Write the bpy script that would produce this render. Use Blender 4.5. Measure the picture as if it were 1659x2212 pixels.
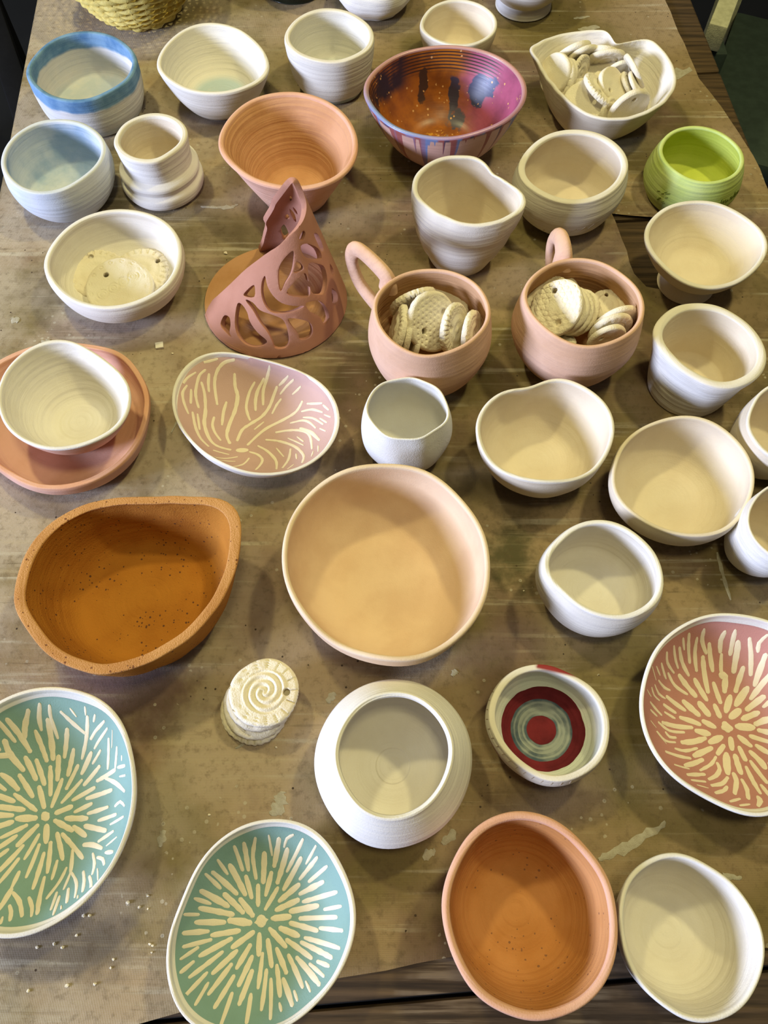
import bpy, bmesh, math, random
from mathutils import Vector, Matrix, noise, geometry
from mathutils.bvhtree import BVHTree

for o in list(bpy.data.objects):
    bpy.data.objects.remove(o, do_unlink=True)
S = bpy.context.scene
COL = S.collection
PI = math.pi
random.seed(7)

# ------------------------------------------------------------------ camera, world, light
cam = bpy.data.objects.new('camera', bpy.data.cameras.new('camera'))
COL.objects.link(cam)
cam.location = (0, 0, 0.6)
cam.rotation_euler = (math.radians(90 - 64), 0, 0)
cam.data.sensor_fit = 'VERTICAL'
cam.data.sensor_height = 24.0
cam.data.lens = 24.0 * 1700.0 / 2212.0
cam.data.clip_start = 0.02
S.camera = cam

w = bpy.data.worlds.new('world'); S.world = w; w.use_nodes = True
w.node_tree.nodes['Background'].inputs[0].default_value = (0.95, 0.88, 0.75, 1)
w.node_tree.nodes['Background'].inputs[1].default_value = 0.06


def area(name, loc, target, sx, sy, col, power):
    d = bpy.data.lights.new(name, 'AREA'); d.shape = 'RECTANGLE'; d.size = sx; d.size_y = sy
    d.color = col; d.energy = power
    o = bpy.data.objects.new(name, d); COL.objects.link(o); o.location = loc
    o.rotation_euler = (Vector(target) - Vector(loc)).to_track_quat('-Z', 'Y').to_euler()
    return o


area('window_light', (-3.80, -1.10, 1.20), (0, 0.3, 0.0), 1.3, 0.75, (0.63, 0.715, 1.0), 340)
area('ceiling_lamp', (-0.62, 1.05, 1.60), (0, 0.4, 0), 0.10, 0.10, (1.0, 0.89, 0.42), 11.3)
area('ceiling_lamp', (0.72, 0.85, 1.60), (0, 0.4, 0), 0.10, 0.10, (1.0, 0.89, 0.42), 11.3)
area('ceiling_lamp', (0.10, 0.05, 1.75), (0, 0.4, 0), 0.22, 0.22, (1.0, 0.89, 0.46), 8)
S.view_settings.view_transform = 'Standard'
S.view_settings.look = 'None'
S.view_settings.exposure = 0.0
S.view_settings.gamma = 1.0
S.view_settings.use_curve_mapping = False

# ------------------------------------------------------------------ baked measurements
# POTS: rim centre x, y, rim height (0.1 mm) and the rim outline as radius harmonics (0.1 mm)
POTS = {
'bluerim':(-3239,8000,519,[583,-1,1,-3,-9,4,-2,8,5,0,-4,1,1,-2,-1,-1,1]),
'bluefloor':(-1854,8143,500,[596,1,3,2,-38,4,-23,6,0,-5,-6,0,0,-1,-1,-2,1]),
'paleblue':(-3298,6630,523,[524,1,1,-12,-2,6,8,5,3,1,-2,1,0,0,0,-1,0]),
'flange':(-2325,6789,600,[359,0,1,-1,7,1,4,3,4,1,-1,-1,0,-1,-1,0,1]),
'cupblue':(-592,8399,593,[478,0,1,6,-8,1,-9,5,4,0,-3,0,-1,-1,0,0,1]),
'creamtop':(844,8850,450,[429,1,1,4,4,-3,-7,4,4,0,-2,0,1,0,-1,0,1]),
'glazed':(625,7354,706,[769,-2,0,53,18,3,6,7,-2,-2,0,2,-1,-2,1,2,0]),
'pink':(-927,6665,677,[688,0,2,-6,-35,-10,-10,0,2,-4,-1,2,2,-1,-1,0,0]),
'dent':(758,5825,800,[468,-5,-2,18,-60,3,-25,15,-17,6,-7,3,-1,-3,0,-2,-2,-1,-3,0,0,0,-1,0,0,1,0,1,0]),
'stamped':(1847,6388,603,[522,0,0,12,34,-3,-1,5,5,-1,-3,1,1,0,0,0,1]),
'green':(3187,6692,480,[418,1,0,0,-4,0,0,3,-2,-1,0,1,0,0,0,0,0]),
'pedestal':(2978,5439,553,[548,-1,0,6,9,8,9,9,-5,0,1,3,1,0,1,0,0]),
'tapered':(2779,4221,620,[450,1,0,2,-33,-6,6,6,-5,-1,0,0,-1,-1,2,0,-1]),
'mugl':(397,4407,820,[484,-1,0,10,6,4,8,3,-5,-1,-1,0,0,1,0,0,-1]),
'mugr':(1693,4526,800,[497,-1,0,11,-8,0,2,7,-6,-2,0,1,1,0,1,0,0]),
'smallcup':(188,3566,620,[324,0,0,18,0,2,0,0,-4,0,0,0,-1,0,0,0,0]),
'wavy':(1321,3401,550,[530,2,-2,35,27,-18,5,-2,-11,6,1,1,3,-1,2,0,-2]),
'cream':(2396,3028,480,[561,2,-1,10,27,-13,-2,1,4,3,-3,1,2,1,-1,0,1]),
'white33':(1644,2190,560,[413,2,0,19,-15,-11,-3,8,-3,-5,1,2,0,-2,1,0,0]),
'bigtan':(19,2264,620,[784,0,1,-12,-21,-7,4,1,0,1,-2,0,0,-1,0,0,1]),
'edgeA':(3283,3492,550,[346,2,-1,-33,43,-4,1,2,-6,-2,-2,0,2,-1,0,0,0]),
'edgeB':(3042,2568,600,[301,0,-1,-22,34,-3,3,1,-5,-1,-2,0,0,0,-1,0,0]),
'teardrop':(-1881,2127,750,[755,-2,-5,60,49,-8,44,-14,10,-15,-4,-7,-4,0,-6,2,-3,3,-1,1,1,1,1,-1,1,-1,0,-1,-1]),
'onplate':(-2650,3716,600,[539,-2,-2,9,-55,18,-10,3,1,-3,-1,-2,-2,0,1,0,1]),
'pinkplate':(-2784,3748,220,[768,-2,3,17,-43,-15,19,-5,-9,2,-2,-3,-3,1,3,0,2]),
'lilac':(-1115,3731,330,[657,1,-4,61,-90,15,19,-9,-2,4,-4,1,3,-2,0,1,-1]),
'tealleft':(-2345,567,400,[731,-1,1,-65,-13,6,14,0,-8,-1,-3,1,0,2,0,0,1]),
'tealmid':(-776,-163,380,[600,1,0,-17,37,11,-15,-4,0,5,0,3,0,-1,0,0,2]),
'redplate':(2468,1202,430,[680,0,0,-23,42,-14,18,0,11,0,-6,-5,-3,-1,0,2,1]),
'jarbody':(48,870,400,[548,0,0,-3,-4,5,2,0,0,1,0,0,1,0,1,0,0]),
'jar':(64,847,700,[404,0,0,-9,7,2,4,2,0,-1,0,1,1,0,0,0,0]),
'target':(1157,1100,420,[410,0,0,9,-17,1,5,4,3,-3,1,-1,0,-1,0,1,0]),
'terraoval':(889,-87,620,[552,0,0,-20,-5,2,-6,1,-1,-1,2,0,1,-1,1,0,0]),
'whiteoval':(1882,-213,520,[447,0,0,-12,-15,8,1,3,1,2,-1,-2,0,1,0,1,-1]),
'discbowl':(-2530,5386,416,[638,0,0,10,-11,-5,-1,2,2,-3,-4,0,1,-1,-1,0,1]),
'leaf':(2356,7850,498,[715,2,-7,21,-52,29,61,-10,5,-20,9,-19,-19,13,-15,9,0,8,8,-7,8,-5,-5,0,-1,1,-2,1,3,-3,-1,1,-1,1,0,2,1,-1,2,-2,-2,0,0,0,-1,1,1,-1,0]),
}
STROKES = {
'tealmid': [
[430,-48,23,-43,0],
[152,-79,229,-73,104],
[130,56,213,-24,80],
[173,200,139,50,77],
[181,27,27,147,38],
[179,82,-30,210,-75],
[169,13,-34,128,-139],
[160,-53,-64,-47,-187],
[161,-92,-53,-222,-142],
[214,-117,0,-255,16],
[182,-103,42,-193,143],
[172,-168,61,-294,174],
[176,-233,50,-430,90],
[177,-267,100,-425,192],
[167,-282,5,-448,8],
[169,-185,-45,-353,-69],
[157,-231,-90,-408,-184],
[157,-191,-161,-321,-283],
[130,-279,-166,-447,-297],
[159,-107,-128,-180,-258],
[156,-89,-194,-154,-352],
[131,-23,-176,-29,-366],
[159,5,-98,44,-251],
[158,68,-150,145,-285],
[145,129,-98,306,-200],
[155,230,-112,441,-191],
[161,149,0,336,-43],
[180,146,69,335,104],
[165,68,131,202,232],
[148,232,127,463,185],
[163,208,174,369,247],
[165,96,201,215,393],
[153,-25,166,10,307],
[152,-118,150,-160,283],
[181,-161,170,-260,348],
[175,-45,244,-36,425],
[130,-93,268,-113,401,-91,512],
[166,51,241,122,448],
[165,28,343,67,510],
[121,116,311,231,504],
[129,206,264,328,394],
[119,269,248,396,339],
[86,250,357,321,463],
[95,100,460,120,509,166,531],
[78,15,410,-1,529],
[129,-181,318,-227,460],
[147,-144,319,-166,481],
[102,-276,294,-330,377],
[153,-215,174,-362,304],
[118,-318,208,-400,291],
[117,-374,116,-457,147],
[107,-436,53,-508,55],
[156,-377,-46,-508,-52],
[131,-355,-95,-502,-129],
[106,-424,-136,-508,-196],
[113,-439,-214,-498,-269],
[111,-355,-278,-458,-398],
[138,-215,-236,-325,-391],
[136,-191,-300,-276,-460],
[103,-339,-333,-388,-441],
[126,-187,-391,-217,-539],
[161,-80,-273,-132,-447],
[134,-69,-399,-66,-535],
[136,12,-269,12,-474],
[118,47,-318,78,-515],
[146,77,-244,119,-406],
[151,127,-317,206,-447],
[146,149,-186,261,-355],
[160,206,-199,371,-335],
[121,296,-232,396,-291],
[122,347,-216,426,-236],
[80,279,-325,315,-374],
[88,208,-377,236,-423],
[87,121,-441,140,-477],
[151,213,27,465,38],
[132,353,-28,507,-38],
[117,380,82,495,102],
[147,254,-86,490,-136],
],
'redplate': [
[117,48,630,27,535],
[88,280,607,231,539],
[147,-72,587,-74,525,-31,447],
[162,91,577,69,528,75,455],
[162,162,581,148,436],
[192,194,515,194,452,174,317],
[132,379,538,335,496,334,442],
[147,269,530,290,421,289,289],
[175,382,417,349,322,309,215],
[102,-238,522,-215,460],
[132,-192,553,-178,469,-159,379],
[133,-118,536,-121,450,-103,327],
[177,-14,506,22,330],
[176,-55,423,-26,176],
[133,85,440,84,340,94,297],
[295,83,302,111,291],
[205,117,296,97,179],
[176,241,346,176,177],
[111,-311,466,-288,398,-259,336],
[147,-258,464,-223,376,-168,294],
[117,-371,418,-358,358,-296,301],
[101,-416,342,-369,252],
[75,-467,311,-427,265],
[51,-514,299,-467,225],
[117,-347,291,-291,216,-191,158],
[102,-439,226,-386,188,-336,176],
[190,-248,288,-124,146],
[176,-121,269,-44,119],
[175,23,244,56,99],
[219,261,202,164,80],
[175,413,286,273,121],
[203,358,131,233,43],
[204,135,147,84,33],
[144,399,97,345,57],
[57,-567,134,-526,101],
[86,-514,163,-492,116,-443,90],
[86,-480,189,-443,136,-385,112],
[160,-369,128,-226,40],
[131,464,469,433,405],
[174,490,343,437,244],
[130,530,385,505,308],
[158,534,224,465,155],
[218,-229,106,-122,8],
[218,-106,99,-45,8],
[188,9,83,34,-6],
[232,184,43,110,-10],
[217,304,19,193,-23],
[215,374,-26,271,-65],
[244,141,-76,251,-87],
[183,280,-109,372,-143],
[184,139,-148,202,-222],
[169,217,-148,321,-200],
[199,79,-160,67,-243],
[168,122,-227,135,-325],
[179,186,-262,225,-336,233,-389],
[167,238,-219,296,-285],
[214,16,-151,-83,-192],
[184,16,-214,-47,-277],
[215,-167,-108,-71,-129],
[187,-100,-35,-18,-80],
[188,-274,-15,-184,-39,-128,-61],
[158,-441,-68,-319,-83,-193,-85],
[100,-479,-71,-389,-121,-263,-123],
[113,-428,-137,-401,-168,-346,-168],
[85,-512,-144,-447,-202,-360,-204],
[198,-108,-161,-205,-189,-305,-200],
[196,-78,-232,-166,-268,-237,-297],
[108,-379,-252,-296,-262,-191,-237],
[112,-479,-287,-359,-308,-270,-316],
[165,-174,-320,-259,-353,-345,-376],
[110,-65,-297,-122,-353,-230,-404],
[137,-71,-343,-71,-391,-121,-439,-192,-468],
[236,19,-276,-24,-419],
[194,77,-286,69,-420],
[134,122,-373,123,-473,124,-567],
[136,165,-332,187,-431,200,-495],
[162,19,-419,11,-482,-48,-568],
[134,56,-465,56,-533,27,-604],
[122,-36,-448,-100,-495,-196,-514],
[120,-75,-517,-117,-547,-198,-569],
[69,-440,-378,-318,-398],
[124,-360,-445,-205,-431],
[87,-347,-484,-228,-487],
[43,-320,-517,-234,-534],
[79,-30,-604,-121,-627],
[66,13,-643,-64,-653],
[145,97,-591,95,-619,61,-655],
[133,159,-509,170,-595],
[85,-544,5,-485,-28],
[100,-538,59,-438,-14],
[130,-404,66,-307,17],
[101,-404,12,-321,-24],
[45,-559,-75,-513,-116],
[39,-521,-145,-448,-225],
[317,59,-55,72,-101],
[259,42,-83,97,-89],
[169,439,-25,500,-14],
[154,398,-106,465,-124],
[152,392,-175,438,-218],
[165,323,-253,363,-328],
[149,273,-352,279,-445],
[133,227,-491,226,-565],
[121,319,-415,325,-474],
],
'tealleft': [
[152,-133,672,-147,588,-138,514],
[167,-213,633,-245,531,-247,461],
[182,-351,567,-284,480,-212,369],
[136,-410,558,-310,430],
[196,-373,433,-339,346,-247,244],
[166,-431,328,-333,341],
[116,-67,666,-66,589,-23,461],
[197,-90,579,-71,460,-51,321],
[167,-178,504,-94,309],
[167,46,520,30,335],
[115,8,628,92,556,180,490],
[136,208,593,193,468,162,325],
[67,81,647,122,597],
[79,197,652,196,604],
[91,271,599,256,560],
[115,345,554,268,501,226,450],
[103,367,508,295,440,257,388],
[102,375,444,373,247],
[42,412,492,402,382],
[89,449,382,437,236],
[150,437,236,294,171],
[131,361,187,454,147,541,86],
[59,496,321,497,289],
[117,463,250,529,252],
[82,485,188,538,189],
[91,306,374,247,288],
[166,231,362,170,223],
[166,94,387,69,212],
[181,-14,343,-3,181],
[181,-242,331,-154,183],
[165,-168,316,-90,150],
[164,-66,272,-36,79],
[150,135,280,70,121],
[150,303,269,197,146],
[134,176,180,53,28],
[149,30,187,-13,0],
[178,-126,135,-65,-5],
[179,-383,212,-333,179,-264,113],
[164,-271,212,-158,67],
[134,-408,152,-345,108],
[163,-283,82,-117,-25],
[163,-411,79,-277,34],
[178,-387,-1,-201,-20],
[177,-393,-59,-269,-58],
[149,280,127,129,45],
[149,422,105,230,55],
[178,130,3,24,-41],
[148,274,20,158,-34],
[133,407,-7,257,-46],
[104,469,-5,510,22,557,-10],
[150,-470,478,-404,368],
[148,-536,343,-468,269],
[147,-551,94,-440,60],
[146,-533,-42,-433,-45],
[148,-506,210,-424,162],
[325,-56,-51,-35,-74],
[207,-238,-78,-108,-74],
[191,102,-76,257,-78],
[132,488,-60,348,-94],
[92,564,-80,454,-123],
[176,25,-90,167,-157],
[175,168,-132,272,-193],
[173,251,-127,424,-163],
[115,492,-169,382,-231],
[63,537,-209,460,-261],
[157,270,-250,343,-252,424,-276],
[126,468,-304,535,-304],
[117,408,-333,458,-345,488,-380],
[111,361,-308,399,-375,408,-437],
[157,96,-178,189,-255,289,-336],
[127,196,-282,217,-372,229,-425],
[95,229,-425,220,-527],
[98,235,-425,303,-492,333,-575],
[158,59,-173,142,-343],
[204,-25,-123,-5,-232],
[174,-87,-121,-139,-184,-193,-255],
[145,-161,-121,-307,-205],
[174,-260,-100,-357,-139],
[144,-214,-190,-312,-278],
[121,-65,-181,-122,-340],
[155,-155,-254,-259,-425],
[128,-244,-280,-296,-337],
[126,-160,-337,-232,-502],
[136,-48,-246,-73,-453],
[154,-2,-302,-2,-403,0,-522],
[157,27,-232,60,-424],
[113,105,-350,107,-466],
[111,187,-396,168,-481,121,-582],
[149,50,-455,68,-572,102,-670],
[118,-130,-419,-140,-522],
[164,-138,-527,-149,-607,-162,-651],
[122,-120,-547,-53,-602,7,-685],
[114,-4,-577,45,-632,69,-684],
[109,178,-547,187,-646],
[108,209,-570,221,-674],
[123,255,-525,284,-604],
[123,326,-421,359,-478,378,-540],
[108,389,-450,426,-493,445,-538],
[66,438,-405,477,-474],
[70,352,-565,368,-601],
[75,253,-626,275,-664],
[121,-105,-624,-76,-661,-57,-708],
[94,-113,-691,-105,-726],
[141,-401,-217,-469,-273],
[140,-331,-343,-382,-427],
[137,-260,-477,-283,-577],
[108,-237,-602,-246,-674],
],
'lilac': [
[98,-371,574,-447,548,-529,515,-602,449],
[120,-222,571,-314,551,-377,485,-398,374,-369,197],
[121,-52,556,-95,531,-200,522,-281,483,-319,349],
[130,70,523,38,493,-55,484,-115,433,-149,298,-154,158,-148,83,-188,-29],
[121,214,479,166,454,122,392],
[143,419,393,337,356,279,326,226,246],
[142,513,325,404,317,323,265,244,166,147,87],
[119,618,239,528,272,437,262],
[109,624,192,516,233,436,221],
[86,-554,437,-624,359,-667,240],
[108,-475,478,-525,416,-547,290,-540,210,-514,126],
[96,-617,301,-644,223,-627,132,-584,33],
[127,-505,365,-476,268,-459,113,-455,-21,-400,-168,-330,-239,-213,-261],
[110,-445,451,-450,374,-442,300],
[97,-583,276,-577,145],
[150,-226,474,-222,381,-199,298,-214,168,-251,25,-264,-99,-228,-187],
[120,-48,414,-94,338,-119,219,-103,135,-77,72],
[132,96,495,67,439,30,348,31,226],
[132,38,435,-15,361,-38,273,-34,171],
[140,155,366,125,302,87,201,25,109,-69,34,-139,-32,-171,-149],
[129,390,208,335,131,236,75,86,-5,-5,-94,-77,-190],
[119,-293,233,-312,132,-314,3],
[107,-385,68,-391,-14,-362,-92,-307,-167],
[105,-555,62,-517,-80,-460,-200,-385,-276],
[85,-517,59,-481,-101],
[94,-680,138,-644,52,-600,-70,-528,-234],
[99,193,265,154,218,117,137],
[110,261,416,178,376],
[99,310,384,245,357,187,309],
[87,375,324,300,287],
[76,45,53,-32,-24],
[86,436,177,573,133],
[86,386,121,482,112,579,51],
[85,404,60,495,25,588,-69],
[96,288,27,394,33,463,-7,521,-81],
[115,161,-58,275,-47,387,-70,469,-142,502,-312],
[137,380,-43,478,-112,562,-232],
[113,79,-133,206,-158,343,-237,430,-366,430,-473],
[113,15,-200,106,-264,189,-383,213,-516],
[103,-52,-268,25,-301,72,-379,37,-516],
[213,-157,-258,-76,-248],
[84,-341,-309,-218,-323],
[74,-338,-422,-243,-392,-145,-338],
[63,-269,-444,-153,-406],
[92,-47,-346,-79,-433,-142,-503],
[74,179,-232,254,-342],
[113,306,-259,301,-382,263,-503],
[74,275,-131,350,-182,420,-240],
[74,584,113,635,49],
[74,558,3,621,-65],
[64,597,22,654,-27],
[74,561,-102,613,-151],
[75,357,-130,417,-197],
[73,361,-330,373,-398],
[62,555,-296,561,-372],
[62,515,-350,505,-413],
[61,355,-475,310,-535],
],
}


# ------------------------------------------------------------------ materials
def mat(name, rough=0.85, spec=0.25):
    m = bpy.data.materials.new(name); m.use_nodes = True
    b = m.node_tree.nodes['Principled BSDF']
    b.inputs['Roughness'].default_value = rough
    b.inputs['Specular IOR Level'].default_value = spec
    return m, m.node_tree, b


def N(t, kind, **kw):
    n = t.nodes.new(kind)
    for k, v in kw.items():
        if k in n.inputs: n.inputs[k].default_value = v
        else: setattr(n, k, v)
    return n


def lk(t, a, b): t.links.new(a, b)


def math_(t, op, a, b=None, c=None):
    n = t.nodes.new('ShaderNodeMath'); n.operation = op
    for i, v in enumerate((a, b, c)):
        if v is None: continue
        if isinstance(v, (int, float)): n.inputs[i].default_value = v
        else: t.links.new(v, n.inputs[i])
    return n.outputs[0]


def mix(t, f, a, b):
    n = t.nodes.new('ShaderNodeMix'); n.data_type = 'RGBA'
    for sock, v in ((n.inputs[0], f), (n.inputs[6], a), (n.inputs[7], b)):
        if isinstance(v, (int, float)): sock.default_value = v
        elif isinstance(v, tuple): sock.default_value = (*v[:3], 1)
        else: t.links.new(v, sock)
    return n.outputs[2]


def smooth(t, x, a, b):
    n = t.nodes.new('ShaderNodeMapRange'); n.interpolation_type = 'SMOOTHSTEP'
    n.inputs[1].default_value = a; n.inputs[2].default_value = b
    t.links.new(x, n.inputs[0])
    return n.outputs[0]


def coords(t):
    tc = t.nodes.new('ShaderNodeTexCoord')
    sp = t.nodes.new('ShaderNodeSeparateXYZ'); lk(t, tc.outputs['Object'], sp.inputs[0])
    x, y, z = sp.outputs
    r = math_(t, 'SQRT', math_(t, 'ADD', math_(t, 'MULTIPLY', x, x), math_(t, 'MULTIPLY', y, y)))
    return tc.outputs['Object'], x, y, z, r


def noise_(t, vec, scale, detail=3, rough=0.55):
    n = N(t, 'ShaderNodeTexNoise'); n.inputs['Scale'].default_value = scale
    n.inputs['Detail'].default_value = detail; n.inputs['Roughness'].default_value = rough
    lk(t, vec, n.inputs['Vector']); return n.outputs[0]


def ringvec(t, z, r, s=1.0):
    c = t.nodes.new('ShaderNodeCombineXYZ')
    lk(t, r, c.inputs[0]); lk(t, z, c.inputs[1]); return c.outputs[0]


def clay(name, base, alt=None, rough=0.88, rings=0.55, speck=0.0, speck_col=(0.1, 0.07, 0.05),
         zones=None, grain=0.10, spec=0.2):
    """matte clay: base colour with soft mottling, throwing rings and fine grain;
    zones(t, x, y, z, r, vec, colour) may lay slip or glaze over it"""
    m, t, b = mat(name, rough, spec)
    vec, x, y, z, r = coords(t)
    alt = alt or tuple(c * 0.9 for c in base)
    c = mix(t, smooth(t, noise_(t, vec, 28, 4), 0.35, 0.7), base, alt)
    if speck:
        v = N(t, 'ShaderNodeTexVoronoi'); v.inputs['Scale'].default_value = 520
        lk(t, vec, v.inputs['Vector'])
        sc = t.nodes.new('ShaderNodeSeparateColor'); lk(t, v.outputs['Color'], sc.inputs[0])
        rad = math_(t, 'MULTIPLY', math_(t, 'SUBTRACT', sc.outputs[0], 1.0 - speck * 0.25), 0.50 / (speck * 0.25))
        rad = math_(t, 'MULTIPLY', rad, smooth(t, noise_(t, vec, 24, 2), 0.36, 0.54))
        f = math_(t, 'LESS_THAN', v.outputs['Distance'], rad)
        c = mix(t, f, c, speck_col)
    if zones: c = zones(t, x, y, z, r, vec, c)
    lk(t, c, b.inputs['Base Color'])
    rn = noise_(t, ringvec(t, z, r), 260, 2, 0.4)
    gn = noise_(t, vec, 900, 3)
    hgt = math_(t, 'ADD', math_(t, 'MULTIPLY', rn, rings), math_(t, 'MULTIPLY', gn, grain))
    bp = N(t, 'ShaderNodeBump'); bp.inputs['Strength'].default_value = 0.5
    bp.inputs['Distance'].default_value = 0.0035
    lk(t, hgt, bp.inputs['Height']); lk(t, bp.outputs[0], b.inputs['Normal'])
    return m


WHITE = (0.73, 0.69, 0.615)
M = {}
M['white'] = clay('white_bisque', WHITE, (0.68, 0.63, 0.55))
M['white_plain'] = clay('smooth_pinched_bisque', (0.74, 0.725, 0.68), (0.69, 0.665, 0.61), rings=0.08, grain=0.2)
M['white_bright'] = clay('chalk_white_bisque', (0.77, 0.745, 0.70), (0.72, 0.685, 0.63))
M['cream'] = clay('cream_and_warm_lit_bisque', (0.71, 0.625, 0.49), (0.66, 0.565, 0.43), rings=0.25)  # also lines the white pots, their warm lamp tint put into the colour
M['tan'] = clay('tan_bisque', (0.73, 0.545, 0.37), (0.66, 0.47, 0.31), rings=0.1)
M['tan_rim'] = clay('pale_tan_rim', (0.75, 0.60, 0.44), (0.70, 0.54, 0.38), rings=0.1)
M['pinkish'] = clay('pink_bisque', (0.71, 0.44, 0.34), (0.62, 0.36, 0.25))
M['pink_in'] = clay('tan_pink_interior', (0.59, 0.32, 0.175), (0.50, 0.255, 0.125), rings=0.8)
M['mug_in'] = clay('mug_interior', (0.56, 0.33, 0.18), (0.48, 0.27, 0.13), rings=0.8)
M['sculpt_base'] = clay('tan_terracotta_base', (0.45, 0.245, 0.12), (0.39, 0.20, 0.085))
M['mugclay'] = clay('pink_tan_bisque', (0.68, 0.44, 0.31), (0.60, 0.37, 0.24), rings=0.35)
M['sculpt'] = clay('rose_bisque', (0.45, 0.222, 0.158), (0.40, 0.19, 0.13), rings=0.05)
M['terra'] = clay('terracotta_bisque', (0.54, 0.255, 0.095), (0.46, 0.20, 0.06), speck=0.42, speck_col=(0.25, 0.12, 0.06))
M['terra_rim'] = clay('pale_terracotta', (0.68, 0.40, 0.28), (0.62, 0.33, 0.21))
M['orange'] = clay('orange_grog_clay', (0.42, 0.17, 0.022), (0.36, 0.135, 0.016), speck=0.75, speck_col=(0.12, 0.05, 0.02), rings=0.4, grain=0.3)
M['orange_rim'] = clay('orange_grog_rim', (0.55, 0.28, 0.10), (0.47, 0.22, 0.07), speck=0.9, speck_col=(0.2, 0.08, 0.03), grain=0.5)
M['token'] = clay('token_clay', (0.78, 0.72, 0.58), (0.73, 0.65, 0.50), rings=0.0, grain=0.35)


def z_bluerim(t, x, y, z, r, vec, c):
    n = math_(t, 'MULTIPLY', math_(t, 'SUBTRACT', noise_(t, vec, 30, 3), 0.5), 0.012)
    f = smooth(t, math_(t, 'ADD', z, n), 0.036, 0.040)
    blue = mix(t, smooth(t, noise_(t, vec, 55, 4), 0.35, 0.7), (0.19, 0.33, 0.50), (0.09, 0.20, 0.37))
    fl = math_(t, 'MULTIPLY', smooth(t, z, 0.014, 0.006), smooth(t, noise_(t, vec, 40, 3), 0.3, 0.6))
    c = mix(t, math_(t, 'MULTIPLY', fl, 0.7), c, (0.42, 0.50, 0.55))
    return mix(t, f, c, blue)


def z_bluefloor(t, x, y, z, r, vec, c):
    f = math_(t, 'MULTIPLY', smooth(t, r, 0.036, 0.024), smooth(t, noise_(t, vec, 35, 3), 0.22, 0.48))
    return mix(t, math_(t, 'MULTIPLY', f, 0.9), c, (0.40, 0.51, 0.55))


def z_cupfoot(t, x, y, z, r, vec, c):
    n = math_(t, 'MULTIPLY', math_(t, 'SUBTRACT', noise_(t, vec, 25, 2), 0.5), 0.012)
    return mix(t, smooth(t, math_(t, 'ADD', z, n), 0.010, 0.006), c, (0.33, 0.38, 0.36))


def z_paleblue(t, x, y, z, r, vec, c):
    return mix(t, smooth(t, noise_(t, vec, 22, 5), 0.38, 0.66), c, (0.30, 0.41, 0.55))


def z_lipred(t, x, y, z, r, vec, c):
    d = math_(t, 'ADD', math_(t, 'MULTIPLY', x, 0.22), math_(t, 'MULTIPLY', y, 0.97))
    f = math_(t, 'MULTIPLY', math_(t, 'MULTIPLY', smooth(t, d, 0.0335, 0.036), smooth(t, z, 0.037, 0.039)),
              smooth(t, math_(t, 'ADD', x, math_(t, 'MULTIPLY', noise_(t, vec, 120, 2), 0.006)), -0.006, -0.002))
    c = mix(t, f, c, (0.27, 0.035, 0.03))
    g = math_(t, 'MULTIPLY', smooth(t, x, -0.030, -0.038), smooth(t, z, 0.030, 0.026))
    return mix(t, g, c, (0.27, 0.04, 0.03))


def z_target(t, x, y, z, r, vec, c):
    nx = math_(t, 'SUBTRACT', x, 0.001); ny = math_(t, 'SUBTRACT', y, 0.0005)
    d = math_(t, 'SQRT', math_(t, 'ADD', math_(t, 'MULTIPLY', nx, nx), math_(t, 'MULTIPLY', ny, ny)))
    d = math_(t, 'ADD', d, math_(t, 'MULTIPLY', math_(t, 'SUBTRACT', noise_(t, vec, 70, 2), 0.5), 0.002))
    streak = noise_(t, ringvec(t, z, d), 420, 3)
    ang = noise_(t, vec, 60, 3)
    grey = mix(t, smooth(t, math_(t, 'ADD', math_(t, 'MULTIPLY', streak, 0.6), math_(t, 'MULTIPLY', ang, 0.4)), 0.40, 0.60),
               (0.055, 0.085, 0.115), (0.30, 0.33, 0.30))
    red = mix(t, smooth(t, noise_(t, vec, 50, 3), 0.35, 0.7), (0.17, 0.018, 0.024), (0.105, 0.011, 0.016))
    wash = mix(t, smooth(t, noise_(t, vec, 30, 3), 0.35, 0.65), c, (0.62, 0.66, 0.58))
    c = mix(t, smooth(t, z, 0.034, 0.030), c, wash)
    c = mix(t, math_(t, 'LESS_THAN', d, 0.0305), c, red)
    c = mix(t, math_(t, 'LESS_THAN', d, 0.0228), c, grey)
    return mix(t, math_(t, 'LESS_THAN', d, 0.0108), c, red)


def ring_dist(t, vec, p, s):
    m = N(t, 'ShaderNodeMapping'); lk(t, vec, m.inputs[0])
    m.vector_type = 'TEXTURE'
    m.inputs['Location'].default_value = p; m.inputs['Scale'].default_value = s
    l = N(t, 'ShaderNodeVectorMath', operation='LENGTH'); lk(t, m.outputs[0], l.inputs[0])
    return l.outputs['Value']


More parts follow.
